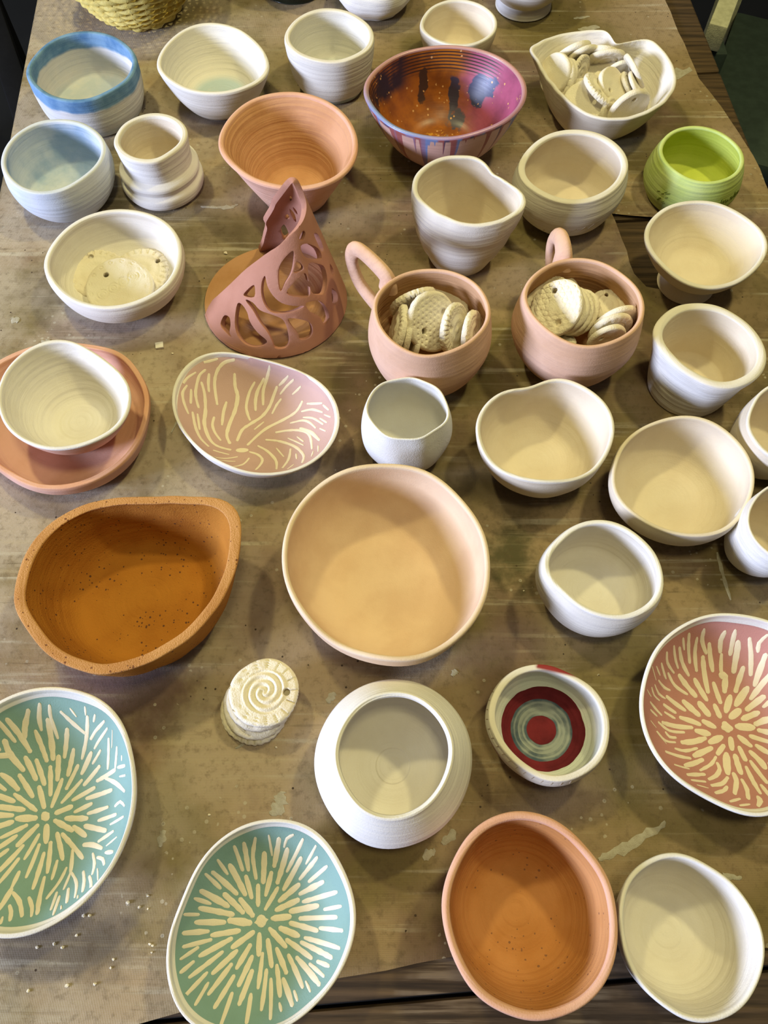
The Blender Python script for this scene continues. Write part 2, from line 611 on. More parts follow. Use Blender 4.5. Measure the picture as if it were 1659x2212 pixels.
def z_glaze_in(t, x, y, z, r, vec, c):
    n1 = noise_(t, vec, 26, 4)
    f = smooth(t, math_(t, 'ADD', x, math_(t, 'MULTIPLY', math_(t, 'SUBTRACT', n1, 0.5), 0.05)), 0.016, 0.040)
    amber = mix(t, smooth(t, noise_(t, vec, 40, 4), 0.35, 0.68), (0.42, 0.135, 0.012), (0.22, 0.065, 0.012))
    purple = mix(t, smooth(t, noise_(t, vec, 30, 4), 0.35, 0.65), (0.40, 0.09, 0.17), (0.25, 0.06, 0.11))
    c = mix(t, f, amber, purple)
    # combed lines under the rim on the far side
    wv = math_(t, 'SINE', math_(t, 'MULTIPLY', z, 2 * PI / 0.0031))
    band = math_(t, 'MULTIPLY', smooth(t, z, 0.046, 0.050), smooth(t, math_(t, 'ADD', y, math_(t, 'MULTIPLY', x, -0.4)), 0.010, 0.030))
    c = mix(t, math_(t, 'MULTIPLY', band, smooth(t, wv, 0.05, 0.6)), c, (0.05, 0.025, 0.02))
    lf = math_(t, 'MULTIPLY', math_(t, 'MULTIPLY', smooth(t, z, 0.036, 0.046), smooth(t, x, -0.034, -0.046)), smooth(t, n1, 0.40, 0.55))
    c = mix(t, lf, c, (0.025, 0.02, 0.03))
    wob = math_(t, 'MULTIPLY', math_(t, 'SUBTRACT', noise_(t, vec, 70, 3), 0.5), 2.2)
    for p, s, col in (((-0.020, 0.055, 0.036), (0.0055, 0.012, 0.018), (0.06, 0.03, 0.02)),
                      ((0.014, 0.052, 0.030), (0.0065, 0.016, 0.020), (0.045, 0.035, 0.06)),
                      ((0.041, 0.047, 0.036), (0.0115, 0.014, 0.018), (0.045, 0.05, 0.12)),
                      ((0.052, 0.040, 0.040), (0.009, 0.010, 0.012), (0.07, 0.08, 0.17)),
                      ((0.016, 0.030, 0.016), (0.010, 0.012, 0.016), (0.07, 0.06, 0.09))):
        d = math_(t, 'ADD', ring_dist(t, vec, p, s), wob)
        c = mix(t, smooth(t, d, 1.05, 0.8), c, col)
    v = N(t, 'ShaderNodeTexVoronoi'); v.inputs['Scale'].default_value = 190; lk(t, vec, v.inputs['Vector'])
    dots = math_(t, 'MULTIPLY', math_(t, 'LESS_THAN', v.outputs['Distance'], 0.22), math_(t, 'GREATER_THAN', noise_(t, vec, 60, 2), 0.56))
    c = mix(t, dots, c, (0.62, 0.34, 0.14))
    mid = ring_dist(t, vec, (-0.004, 0.006, 0.006), (0.02, 0.017, 0.012))
    sp = math_(t, 'MULTIPLY', smooth(t, mid, 1.1, 0.6), smooth(t, noise_(t, vec, 170, 3), 0.53, 0.58))
    c = mix(t, sp, c, (0.55, 0.26, 0.03))
    sp2 = math_(t, 'MULTIPLY', smooth(t, ring_dist(t, vec, (0.012, -0.004, 0.006), (0.022, 0.02, 0.014)), 1.1, 0.5), smooth(t, noise_(t, vec, 120, 3), 0.56, 0.62))
    return mix(t, sp2, c, (0.33, 0.36, 0.34))


def z_glaze_out(t, x, y, z, r, vec, c):
    a = math_(t, 'ARCTAN2', y, x)
    cv = t.nodes.new('ShaderNodeCombineXYZ'); lk(t, a, cv.inputs[0])
    drip = noise_(t, cv.outputs[0], 5, 2, 0.6)
    colr = noise_(t, cv.outputs[0], 3, 2, 0.6)
    glz = mix(t, smooth(t, colr, 0.42, 0.5), (0.17, 0.23, 0.42), (0.33, 0.10, 0.09))
    glz = mix(t, smooth(t, colr, 0.54, 0.58), glz, (0.10, 0.07, 0.12))
    c = (0.60, 0.36, 0.28)
    lim = math_(t, 'SUBTRACT', 0.066, math_(t, 'MULTIPLY', smooth(t, drip, 0.50, 0.60), 0.045))
    c = mix(t, smooth(t, math_(t, 'SUBTRACT', z, lim), -0.001, 0.001), c, glz)
    return c


def z_glaze_lip(t, x, y, z, r, vec, c):
    n = noise_(t, vec, 24, 3)
    return mix(t, smooth(t, math_(t, 'ADD', y, math_(t, 'MULTIPLY', n, 0.03)), -0.02, 0.03),
               mix(t, smooth(t, x, -0.05, 0.03), (0.22, 0.27, 0.46), (0.42, 0.22, 0.30)), (0.48, 0.26, 0.24))


M['bluerim'] = clay('blue_banded_bisque', (0.70, 0.66, 0.62), (0.60, 0.60, 0.60), zones=z_bluerim)
M['bluefloor'] = clay('white_blue_floor', WHITE, (0.74, 0.70, 0.62), zones=z_bluefloor)
M['cupfoot'] = clay('white_teal_foot', WHITE, (0.74, 0.70, 0.62), zones=z_cupfoot)
M['paleblue'] = clay('pale_blue_slip', (0.62, 0.66, 0.70), (0.54, 0.60, 0.67), zones=z_paleblue)
M['paleblue_out'] = clay('pale_blue_slip_outside', (0.64, 0.67, 0.72), (0.56, 0.61, 0.69))
M['targetin'] = clay('painted_target', (0.74, 0.72, 0.64), zones=z_target)
M['targetlip'] = clay('cream_red_lip', (0.76, 0.71, 0.60), zones=z_lipred)
M['glaze_in'] = clay('amber_purple_glaze', (0.3, 0.1, 0.02), zones=z_glaze_in, rough=0.38, rings=0.1, grain=0.0, spec=0.5)
M['glaze_out'] = clay('dripped_glaze', (0.6, 0.36, 0.28), zones=z_glaze_out, rough=0.4, rings=0.2, grain=0.05, spec=0.4)
M['glaze_lip'] = clay('lip_glaze', (0.4, 0.3, 0.3), zones=z_glaze_lip, rough=0.3, rings=0, grain=0.05, spec=0.5)
M['green'] = clay('lime_green_slip', (0.54, 0.60, 0.11), (0.47, 0.54, 0.08))
M['green_out'] = clay('pale_lime_slip', (0.53, 0.62, 0.23), (0.42, 0.52, 0.12))
M['green_dark'] = clay('incised_green', (0.16, 0.20, 0.03))
M['teal'] = clay('teal_slip', (0.225, 0.365, 0.335), (0.20, 0.325, 0.29), rings=0, grain=0.1, rough=0.75)
M['pinkslip'] = clay('rose_slip', (0.50, 0.245, 0.215), (0.455, 0.215, 0.185), rings=0, grain=0.1, rough=0.75)
M['lilacslip'] = clay('dusty_lilac_slip', (0.55, 0.37, 0.34), (0.51, 0.34, 0.31), rings=0, grain=0.1, rough=0.75)
M['carved'] = clay('carved_white_clay', (0.80, 0.71, 0.55), (0.75, 0.66, 0.50), rings=0, grain=0.1)
M['darkmark'] = clay('scratched_clay', (0.42, 0.34, 0.25))


def simple(name, col, rough=0.7, alt=None, scale=60, bump=0.0):
    m, t, b = mat(name, rough)
    vec, x, y, z, r = coords(t)
    c = mix(t, smooth(t, noise_(t, vec, scale, 4), 0.3, 0.7), col, alt or tuple(v * 0.75 for v in col))
    lk(t, c, b.inputs['Base Color'])
    if bump:
        bp = N(t, 'ShaderNodeBump'); bp.inputs['Strength'].default_value = bump; bp.inputs['Distance'].default_value = 0.002
        lk(t, noise_(t, vec, scale * 6, 3), bp.inputs['Height']); lk(t, bp.outputs[0], b.inputs['Normal'])
    return m


M['floor'] = simple('dark_concrete', (0.012, 0.012, 0.010), 0.9, scale=6)
M['wall'] = simple('dim_plaster_wall', (0.10, 0.09, 0.07), 0.9, scale=3)
M['black'] = simple('black_metal', (0.006, 0.006, 0.007), 0.6)
M['paint_grey'] = simple('chalky_grey_paint', (0.55, 0.55, 0.40), 0.7, (0.42, 0.42, 0.29), 90, 0.3)
M['darkgreen'] = simple('dark_green_paint', (0.05, 0.075, 0.062), 0.6)
M['darkglaze'] = simple('dark_green_glaze', (0.02, 0.025, 0.015), 0.2)
M['yellow'] = simple('yellow_wicker', (0.70, 0.57, 0.17), 0.6, (0.58, 0.44, 0.10), 160, 0.3)
M['plaster'] = simple('dried_white_slip', (0.46, 0.43, 0.35), 0.95, (0.38, 0.34, 0.26), 250, 0.5)


def wood_mat():
    m, t, b = mat('worn_dark_wood', 0.7, 0.25)
    vec, x, y, z, r = coords(t)
    mp = N(t, 'ShaderNodeMapping'); lk(t, vec, mp.inputs[0]); mp.inputs['Scale'].default_value = (2.5, 60, 60)
    g = noise_(t, mp.outputs[0], 3.0, 6, 0.6)
    c = mix(t, smooth(t, g, 0.3, 0.7), (0.030, 0.019, 0.010), (0.11, 0.068, 0.034))
    worn = math_(t, 'MULTIPLY', smooth(t, noise_(t, vec, 14, 4), 0.52, 0.66), smooth(t, g, 0.45, 0.6))
    c = mix(t, math_(t, 'MULTIPLY', worn, 0.6), c, (0.26, 0.20, 0.13))
    lk(t, c, b.inputs['Base Color'])
    bp = N(t, 'ShaderNodeBump'); bp.inputs['Strength'].default_value = 0.5; bp.inputs['Distance'].default_value = 0.002
    lk(t, g, bp.inputs['Height']); lk(t, bp.outputs[0], b.inputs['Normal'])
    return m


def canvas_mat():
    m, t, b = mat('stained_canvas', 0.9, 0.12)
    vec, x, y, z, r = coords(t)
    c = mix(t, smooth(t, noise_(t, vec, 5, 5), 0.3, 0.7), (0.38, 0.285, 0.185), (0.25, 0.18, 0.10))
    ol = smooth(t, noise_(t, vec, 7.0, 4), 0.42, 0.60)
    c = mix(t, math_(t, 'MULTIPLY', ol, 0.8), c, (0.155, 0.125, 0.045))
    sh = N(t, 'ShaderNodeVectorMath', operation='ADD'); lk(t, vec, sh.inputs[0]); sh.inputs[1].default_value = (3.1, 1.7, 0.4)
    pu = smooth(t, noise_(t, sh.outputs[0], 8.0, 4), 0.53, 0.68)
    c = mix(t, math_(t, 'MULTIPLY', pu, 0.7), c, (0.17, 0.105, 0.085))
    # the worn left side is paler, as in a cloth wiped with slip, and grubbier in places
    lf = math_(t, 'MULTIPLY', smooth(t, math_(t, 'ADD', x, math_(t, 'MULTIPLY', noise_(t, vec, 6, 3), 0.3)), 0.16, -0.16),
               smooth(t, noise_(t, vec, 16, 5), 0.30, 0.58))
    c = mix(t, math_(t, 'MULTIPLY', lf, 0.72), c, (0.46, 0.395, 0.315))
    dk = smooth(t, noise_(t, vec, 3.6, 5, 0.65), 0.52, 0.66)
    c = mix(t, math_(t, 'MULTIPLY', dk, 0.75), c, (0.105, 0.082, 0.042))
    # old spills in plum and green, dark patches; left teal plate's shadow painted grey
    wb = math_(t, 'MULTIPLY', math_(t, 'SUBTRACT', noise_(t, vec, 26, 5, 0.65), 0.5), 2.6)
    for px_, py_, rx, ry, col, amt in ((-0.187, -0.360, 0.050, 0.034, (0.115, 0.065, 0.058), 0.75), (-0.232, -0.352, 0.040, 0.03, (0.20, 0.13, 0.11), 0.6),
                                       (-0.214, -0.532, 0.045, 0.030, (0.12, 0.10, 0.085), 0.7), (0.108, -0.246, 0.030, 0.032, (0.045, 0.050, 0.022), 0.8),
                                       (-0.026, -0.162, 0.032, 0.024, (0.07, 0.05, 0.045), 0.7), (0.115, -0.44, 0.05, 0.02, (0.10, 0.065, 0.05), 0.6),
                                       (-0.275, -0.02, 0.06, 0.03, (0.24, 0.17, 0.14), 0.5), (0.11, -0.19, 0.05, 0.03, (0.08, 0.06, 0.04), 0.7)):
        d = math_(t, 'ADD', ring_dist(t, vec, (px_, py_, 0), (rx, ry, 1)), wb)
        c = mix(t, math_(t, 'MULTIPLY', smooth(t, d, 1.25, 0.35), amt), c, col)
    # long rubbed streaks
    for ang, sc, lo, hi, amt, col in ((0.9, (3, 70, 1), 0.56, 0.68, 0.60, (0.52, 0.48, 0.38)), (0.15, (4, 90, 1), 0.54, 0.66, 0.42, (0.44, 0.37, 0.25)),
                                      (0.1, (6, 110, 1), 0.60, 0.68, 0.45, (0.10, 0.075, 0.04))):
        mp = N(t, 'ShaderNodeMapping'); lk(t, vec, mp.inputs[0]); mp.inputs['Rotation'].default_value = (0, 0, ang)
        mp.inputs['Scale'].default_value = sc
        sf = math_(t, 'MULTIPLY', smooth(t, noise_(t, mp.outputs[0], 1.6, 5, 0.6), lo, hi), smooth(t, noise_(t, vec, 9, 3), 0.40, 0.62))
        c = mix(t, math_(t, 'MULTIPLY', sf, amt), c, col)
    v = N(t, 'ShaderNodeTexVoronoi'); v.inputs['Scale'].default_value = 120; lk(t, vec, v.inputs['Vector'])
    sp = math_(t, 'MULTIPLY', math_(t, 'LESS_THAN', v.outputs['Distance'], 0.10), math_(t, 'GREATER_THAN', noise_(t, vec, 20, 2), 0.57))
    c = mix(t, sp, c, (0.07, 0.05, 0.035))
    sp = math_(t, 'MULTIPLY', math_(t, 'LESS_THAN', v.outputs['Distance'], 0.17), math_(t, 'LESS_THAN', noise_(t, vec, 17, 2), 0.42))
    c = mix(t, math_(t, 'MULTIPLY', sp, 0.5), c, (0.50, 0.46, 0.37))
    fine = noise_(t, vec, 160, 4, 0.7)
    c = mix(t, math_(t, 'MULTIPLY', smooth(t, fine, 0.48, 0.72), 0.40), c, (0.10, 0.07, 0.04))
    lk(t, c, b.inputs['Base Color'])
    wx = math_(t, 'SINE', math_(t, 'MULTIPLY', x, 2 * PI / 0.0011)); wy = math_(t, 'SINE', math_(t, 'MULTIPLY', y, 2 * PI / 0.0011))
    h = math_(t, 'ADD', math_(t, 'MULTIPLY', math_(t, 'ADD', wx, wy), 0.10), math_(t, 'MULTIPLY', fine, 0.6))
    bp = N(t, 'ShaderNodeBump'); bp.inputs['Strength'].default_value = 0.5; bp.inputs['Distance'].default_value = 0.001
    lk(t, h, bp.inputs['Height']); lk(t, bp.outputs[0], b.inputs['Normal'])
    return m


M['wood'] = wood_mat()
M['canvas'] = canvas_mat()

# ------------------------------------------------------------------ helpers
def link(name, verts, faces, mats, parent=None, loc=(0, 0, 0), idx=None, sharp=50):
    me = bpy.data.meshes.new(name)
    me.from_pydata([tuple(v) for v in verts], [], faces)
    for m in (mats if isinstance(mats, (list, tuple)) else [mats]): me.materials.append(m)
    if idx: me.polygons.foreach_set('material_index', idx)
    me.polygons.foreach_set('use_smooth', [True] * len(me.polygons))
    me.validate(); me.update()
    me.set_sharp_from_angle(angle=math.radians(sharp))
    o = bpy.data.objects.new(name, me); COL.objects.link(o); o.location = loc
    if parent: o.parent = parent
    return o


def tag(o, label, cat, group=None, kind=None):
    if label: o['label'] = label
    if cat: o['category'] = cat
    if group: o['group'] = group
    if kind: o['kind'] = kind
    return o


def empty(name, loc, label, cat, group=None):
    o = bpy.data.objects.new(name, None); COL.objects.link(o); o.location = loc
    o.empty_display_size = 0.02
    return tag(o, label, cat, group)


def box_data(sx, sy, sz, bev=0.0, c=(0, 0, 0)):
    bm = bmesh.new(); bmesh.ops.create_cube(bm, size=1)
    for v in bm.verts: v.co = Vector((v.co.x * sx, v.co.y * sy, v.co.z * sz))
    if bev: bmesh.ops.bevel(bm, geom=bm.edges[:], offset=bev, segments=2, affect='EDGES', profile=0.6)
    vs = [v.co + Vector(c) for v in bm.verts]; bm.verts.index_update()
    fs = [[v.index for v in f.verts] for f in bm.faces]; bm.free()
    return vs, fs


def bar_data(p, q, wx, wy, bev=0.003, roll=0.0):
    p = Vector(p); q = Vector(q); d = q - p
    vs, fs = box_data(wx, wy, d.length, bev)
    m = d.to_track_quat('Z', 'Y').to_matrix() @ Matrix.Rotation(roll, 3, 'Z')
    return [m @ v + (p + q) / 2 for v in vs], fs


def catmull(pts, n=6, closed=False):
    out = []; L = len(pts)
    rng = range(L if closed else L - 1)
    for i in rng:
        if closed: p = [pts[(i + k) % L] for k in (-1, 0, 1, 2)]
        else: p = [pts[max(0, min(L - 1, i + k))] for k in (-1, 0, 1, 2)]
        for s in range(n):
            t = s / n
            out.append(tuple(0.5 * ((2 * p[1][j]) + (p[2][j] - p[0][j]) * t + (2 * p[0][j] - 5 * p[1][j] + 4 * p[2][j] - p[3][j]) * t * t
                             + (3 * p[1][j] - p[0][j] - 3 * p[2][j] + p[3][j]) * t ** 3) for j in range(len(p[0]))))
    if not closed: out.append(tuple(pts[-1]))
    return out


def tube_data(path, rad, seg=10, closed=False):
    """tube along a path, rad a number or list; returns verts, faces"""
    P = [Vector(p) for p in path]; n = len(P); vs = []; fs = []
    up = None
    for i in range(n):
        a = P[i - 1] if (i > 0 or closed) else P[i]; b = P[(i + 1) % n] if (i < n - 1 or closed) else P[i]
        d = (b - a).normalized()
        if up is None: up = d.orthogonal().normalized()
        up = (up - d * up.dot(d)).normalized(); sd = d.cross(up)
        r = rad[i] if isinstance(rad, list) else rad
        ra, rb = r if isinstance(r, tuple) else (r, r)
        for k in range(seg):
            a_ = 2 * PI * k / seg
            vs.append(P[i] + up * math.cos(a_) * ra + sd * math.sin(a_) * rb)
    for i in range(n if closed else n - 1):
        j = (i + 1) % n
        for k in range(seg):
            k2 = (k + 1) % seg
            fs.append([i * seg + k, i * seg + k2, j * seg + k2, j * seg + k])
    if not closed:
        fs.append([k for k in range(seg)][::-1]); fs.append([(n - 1) * seg + k for k in range(seg)])
    return vs, fs


def rim_radius(co, ph):
    s = co[0]
    for k in range(1, (len(co) - 1) // 2 + 1): s += co[2 * k - 1] * math.cos(k * ph) + co[2 * k] * math.sin(k * ph)
    return s / 1e4


class Pot:
    """a wheel-thrown or pinched vessel lofted between a round foot and its measured rim outline"""
    def __init__(self, key, outer, t=0.08, floor=0.1, inner=None, seg=96, amp=0.0004, freq=30, zwob=None, disp=None,
                 lipz=1.0, base=0.0, hole=0.0, flat_lip=False, h=None, wexp=0.8, sub=6):
        x, y, hh, co = POTS[key]
        self.loc = (x / 1e4, y / 1e4, base); self.h = (h or hh / 1e4) - base; self.co = co; self.R = co[0] / 1e4
        self.zwob = zwob; self.disp = disp; self.amp = amp; self.freq = freq; self.wexp = wexp; self.seg = seg
        self.seed = Vector((x / 700.0, y / 900.0, 3.1))
        o = list(outer); top = o[-1][0]
        if flat_lip: lip = [(top, 0.985), (top - t * 0.12, 1.0), (top - t * 0.9, 1.0), (top - t, 0.985)]
        else: lip = [(top - t * 0.12, 0.99), (top - t * 0.5, 1.0), (top - t * 0.88, 0.99)]
        if inner is None:
            inner = [(r - t, z) for r, z in reversed(o) if z > floor + 0.12]
            rf = [r for r, z in o if z <= floor + 0.12][-1]
            inner += [((rf + 0.1 * 0) * 0.86, floor + 0.035), (rf * 0.45, floor + 0.006), (hole, floor)]
        a = catmull([(max(hole, 0.0), 0.0)] + [(o[0][0] * 0.9, 0.0)] + o, sub)
        b = catmull(([o[-1]] + lip + [inner[0]]), 4)[1:-1]
        c = catmull(inner, sub)
        self.prof = a + b + c
        self.iz = [0] * len(a) + [1] * len(b) + [2] * len(c)
        self.outer_prof = a; self.inner_prof = c; self.hole = hole

    def point(self, r, z, ph, raw=False):
        w_ = max(0.0, min(1.0, z)) ** self.wexp
        R = self.R * (1 - w_) + rim_radius(self.co, ph) * w_
        rr = R * r
        zz = z * self.h
        if self.zwob: zz += self.zwob(ph) * max(0, z) ** 2
        if not raw:
            if r > 0.05 and self.amp:
                rr += self.amp * noise.noise(Vector((math.cos(ph) * 0.06, math.sin(ph) * 0.06, z * self.h)) * self.freq + self.seed) * min(1, r * 2)
            if self.disp: rr += self.disp(ph, z, r)
        return Vector((rr * math.cos(ph), rr * math.sin(ph), zz))

    def build(self, name, mats, parent=None, loc=None):
        vs = []; fs = []; idx = []; n = self.seg
        ring = []
        for (r, z) in self.prof:
            if r < 1e-5:
                vs.append(self.point(0, z, 0)); ring.append([len(vs) - 1])
            else:
                s = len(vs)
                for k in range(n): vs.append(self.point(r, z, 2 * PI * k / n))
                ring.append(list(range(s, s + n)))
        m = len(ring)
        for i in range(m if self.hole else m - 1):
            A, B = ring[i], ring[(i + 1) % m]
            mi = self.iz[i] if isinstance(mats, (list, tuple)) and len(mats) == 3 else 0
            for k in range(n):
                k2 = (k + 1) % n
                if len(A) == 1 and len(B) == 1: continue
                if len(A) == 1: f = [A[0], B[k2], B[k]]
                elif len(B) == 1: f = [A[k], A[k2], B[0]]
                else: f = [A[k], A[k2], B[k2], B[k]]
                fs.append(f); idx.append(mi)
        return link(name, vs, fs, mats, parent, (0, 0, 0) if parent else (loc or self.loc), idx, sharp=60)

    def on_outer(self, ph, z, off=0.0003):
        P = self.outer_prof
        for i in range(len(P) - 1):
            if P[i][1] <= z <= P[i + 1][1] and P[i + 1][1] > P[i][1]:
                f = (z - P[i][1]) / (P[i + 1][1] - P[i][1]); r = P[i][0] * (1 - f) + P[i + 1][0] * f
                p = self.point(r, z, ph); d = Vector((math.cos(ph), math.sin(ph), 0)); return p + d * off
        p = self.point(1, z, ph); return p + Vector((math.cos(ph), math.sin(ph), 0)) * off


def marks(pot, name, m, lines, parent, wid=0.0005):
    """shallow incised lines on the outside of a pot, given as (angle in degrees, height fraction) runs"""
    vs = []; fs = []
    for ln in lines:
        path = [pot.on_outer(math.radians(a), z, 0.0001) for a, z in catmull(ln, 4)]
        v, f = tube_data(path, wid, 5); s = len(vs); vs += v; fs += [[i + s for i in q] for q in f]
    o = link(name, vs, fs, m, parent); o['kind'] = 'stuff'; return o


def stroke_patches(pls, bvh, lift=0.0003):
    vs = []; fs = []
    rnd = random.Random(3)
    for pl in pls:
        hw = pl[0] / 1e5 * 1.12
        pts = [(pl[i] / 1e4, pl[i + 1] / 1e4) for i in range(1, len(pl), 2)]
        L = sum(math.dist(pts[i], pts[i + 1]) for i in range(len(pts) - 1))
        cm = catmull(pts, max(2, int(L / 0.0022 / (len(pts) - 1)))) if L > 0.002 else pts
        # rounded ends
        d0 = Vector(cm[0]) - Vector(cm[1]); d1 = Vector(cm[-1]) - Vector(cm[-2])
        d0.normalize(); d1.normalize()
        n = len(cm); line = []
        for i, p in enumerate(cm):
            s = i / (n - 1); wv = hw * (0.72 + 0.28 * math.sin(PI * min(1, max(0, s)))) * (1 + 0.14 * rnd.uniform(-1, 1))
            line.append((Vector(p), wv))
        e = hw * 0.55
        line = [(Vector(cm[0]) + d0 * e, hw * 0.15), (Vector(cm[0]) + d0 * e * 0.6, hw * 0.5)] + line + [(Vector(cm[-1]) + d1 * e * 0.6, hw * 0.5), (Vector(cm[-1]) + d1 * e, hw * 0.15)]
        s = len(vs); ok = True; rows = []
        for i, (p, wv) in enumerate(line):
            a = line[max(0, i - 1)][0]; b = line[min(len(line) - 1, i + 1)][0]
            t_ = (b - a).normalized(); nrm = Vector((-t_.y, t_.x))
            row = []
            for k in (-1, -0.5, 0, 0.5, 1):
                q = p + nrm * wv * k
                hit = bvh.ray_cast(Vector((q.x, q.y, 0.2)), Vector((0, 0, -1)))
                if hit[0] is None: ok = False; break
                row.append(hit[0] + Vector((0, 0, lift if abs(k) < 0.9 else lift * 0.3)))
            if not ok: break
            rows.append(row)
        if len(rows) < 3: continue
        for row in rows: vs += row
        for i in range(len(rows) - 1):
            for k in range(4):
                a = s + i * 5 + k
                fs.append([a, a + 1, a + 6, a + 5])
    return vs, fs


# ------------------------------------------------------------------ the setting
vs, fs = box_data(7.15, 6.1, 0.04, 0, (-.65, 1.0, -0.80))
tag(link('floor', vs, fs, M['floor']), None, None, None, 'structure')
for nm, sx, sy, c in (('wall_left', .05, 6.1, (-4.2, 1.0, .75)), ('wall_right', .05, 6.1, (2.9, 1.0, .75)), ('wall_back', 7.15, .05, (-.65, 4.0, .75))):
    vs, fs = box_data(sx, sy, 3.06, 0, c)
    tag(link(nm, vs, fs, M['wall']), None, None, None, 'structure')

# ------------------------------------------------------------------ work table of cross planks under a canvas
TA = math.radians(4.25)
def tb(x, y, z=0.0):      # table axes -> world
    c, s = math.cos(TA), math.sin(TA)
    return (x * c - y * s - 0.0, x * s + y * c, z)

table = empty('work_table', (0, 0.5, -0.76), 'old dark wooden work table of worn cross planks under the stained canvas', 'table')
def tpart(name, vs, fs, m): return link(name, [Vector(v) - Vector(table.location) for v in vs], fs, m, table)
XL, XR = -0.3535, 0.4585      # table edges in table axes
rnd = random.Random(5)
y0 = -0.30
for k, y1 in enumerate((-0.0625, 0.168, 0.392, 0.612, 0.838, 1.07, 1.30)):
    vs, fs = box_data(XR - XL, y1 - y0 - 0.003, 0.032, 0.003)
    dz = rnd.uniform(-0.0012, 0.0)
    vs = [tb(v.x + (XL + XR) / 2 + rnd.uniform(-0.0006, 0.0006), v.y + (y0 + y1) / 2, v.z - 0.016 - 0.0035 + dz) for v in vs]
    tpart('plank', vs, fs, M['wood']); y0 = y1
for nm, a, b in (('apron', (XL + 0.03, -0.27), (XL + 0.03, 1.27)), ('apron', (XR - 0.03, -0.27), (XR - 0.03, 1.27)),
                 ('apron', (XL + 0.03, -0.27), (XR - 0.03, -0.27)), ('apron', (XL + 0.03, 1.27), (XR - 0.03, 1.27))):
    vs, fs = bar_data(tb(*a, -0.085), tb(*b, -0.085), 0.09, 0.022, 0.002) if abs(a[0] - b[0]) < 0.01 else bar_data(tb(*a, -0.085), tb(*b, -0.085), 0.022, 0.09, 0.002)
    tpart(nm, vs, fs, M['wood'])
for x in (XL + 0.05, XR - 0.05):
    for y in (-0.25, 1.25):
        vs, fs = bar_data(tb(x, y, -0.76), tb(x, y, -0.037), 0.06, 0.06, 0.004); tpart('leg', vs, fs, M['wood'])

# canvas: torn outline, one torn gap, left edge turned down over the table side
def cdt_sheet(outline, holes, step, jit=0.25, inside_only=True):
    P2 = []; E = []; loops = [outline] + holes
    for lp in loops:
        s = len(P2); P2 += [Vector(p) for p in lp]; E += [(s + i, s + (i + 1) % len(lp)) for i in range(len(lp))]
    def inside(p, lp):
        c = False; j = len(lp) - 1
        for i in range(len(lp)):
            if (lp[i][1] > p[1]) != (lp[j][1] > p[1]) and p[0] < (lp[j][0] - lp[i][0]) * (p[1] - lp[i][1]) / (lp[j][1] - lp[i][1]) + lp[i][0]: c = not c
            j = i
        return c
    xs = [p[0] for p in outline]; ys = [p[1] for p in outline]
    sx, sy = step if isinstance(step, tuple) else (step, step)
    nx = int((max(xs) - min(xs)) / sx); ny = int((max(ys) - min(ys)) / sy)
    rr = random.Random(2)
    for i in range(nx + 1):
        for j in range(ny + 1):
            p = (min(xs) + (i + 0.5 * (j % 2) + rr.uniform(-jit, jit) * 0.3) * sx, min(ys) + (j + rr.uniform(-jit, jit) * 0.3) * sy)
            if inside(p, outline) and not any(inside(p, h) for h in holes): P2.append(Vector(p))
    v, e, f, _, _, _ = geometry.delaunay_2d_cdt(P2, E, [], 0, 1e-6)
    out = []
    for t in f:
        c = ((v[t[0]][0] + v[t[1]][0] + v[t[2]][0]) / 3, (v[t[0]][1] + v[t[1]][1] + v[t[2]][1]) / 3)
        if inside(c, outline) and not any(inside(c, h) for h in holes): out.append(list(t))
    return v, out


def rough_line(pts, step=0.012, amp=0.0012, seed=1):
    r_ = random.Random(seed); out = []
    for i in range(len(pts)):
        a = Vector(pts[i]); b = Vector(pts[(i + 1) % len(pts)]); n = max(1, int((b - a).length / step))
        for k in range(n):
            p = a.lerp(b, k / n); out.append((p.x + r_.uniform(-amp, amp), p.y + r_.uniform(-amp, amp)))
    return out


le = lambda y: (XL / math.cos(TA) - y * math.tan(TA) - 0.001, y)
re_ = lambda y: (XR / math.cos(TA) - y * math.tan(TA) - 0.0015, y)
outl = [le(1.25), (0.337, 1.25), (0.350, 1.0), (0.359, 0.918), (0.367, 0.854), (0.383, 0.805), (0.394, 0.762), (0.404, 0.726), re_(0.683),
        re_(0.3), re_(-0.03), (0.256, -0.032), (0.177, -0.026), (0.146, -0.025), (0.043, -0.037), (-0.021, -0.047), (-0.082, -0.055),
        (-0.123, -0.066), (-0.158, -0.074), (-0.243, -0.093), le(-0.12)]
gap = [(0.238, 0.640), (0.276, 0.634), (0.330, 0.631), (0.338, 0.545), (0.277, 0.535), (0.259, 0.541), (0.249, 0.558), (0.244, 0.604)]
v2, f2 = cdt_sheet(rough_line(outl, 0.02, 0.0009, 3), [rough_line(gap, 0.012, 0.0010, 4)], 0.025)
hz = lambda x, y: 0.0009 * noise.noise(Vector((x * 5, y * 5, 0.3))) - 0.0009
canvas = empty('canvas_cover', (0, 0.5, 0), 'stained tan canvas cover spread over the table under all the pots', 'canvas')
cv = link('cloth', [(p[0], p[1] - 0.5, hz(p[0], p[1]) - 0.0003) for p in v2], f2, M['canvas'], canvas)
vs = []; fs = []
nn = 40
for i in range(nn + 1):
    y = -0.12 + 1.37 * i / nn; x = le(y)[0]
    for k, (dx, dz) in enumerate(((0.003, -0.0009), (-0.0015, -0.0012), (-0.0032, -0.004), (-0.0036, -0.012), (-0.003, -0.026))):
        vs.append((x + dx, y - 0.5, dz + hz(x, y) * (k == 0)))
for i in range(nn):
    for k in range(4):
        a = i * 5 + k; fs.append([a, a + 1, a + 6, a + 5])
link('folded_edge', vs, fs, M['canvas'], canvas)

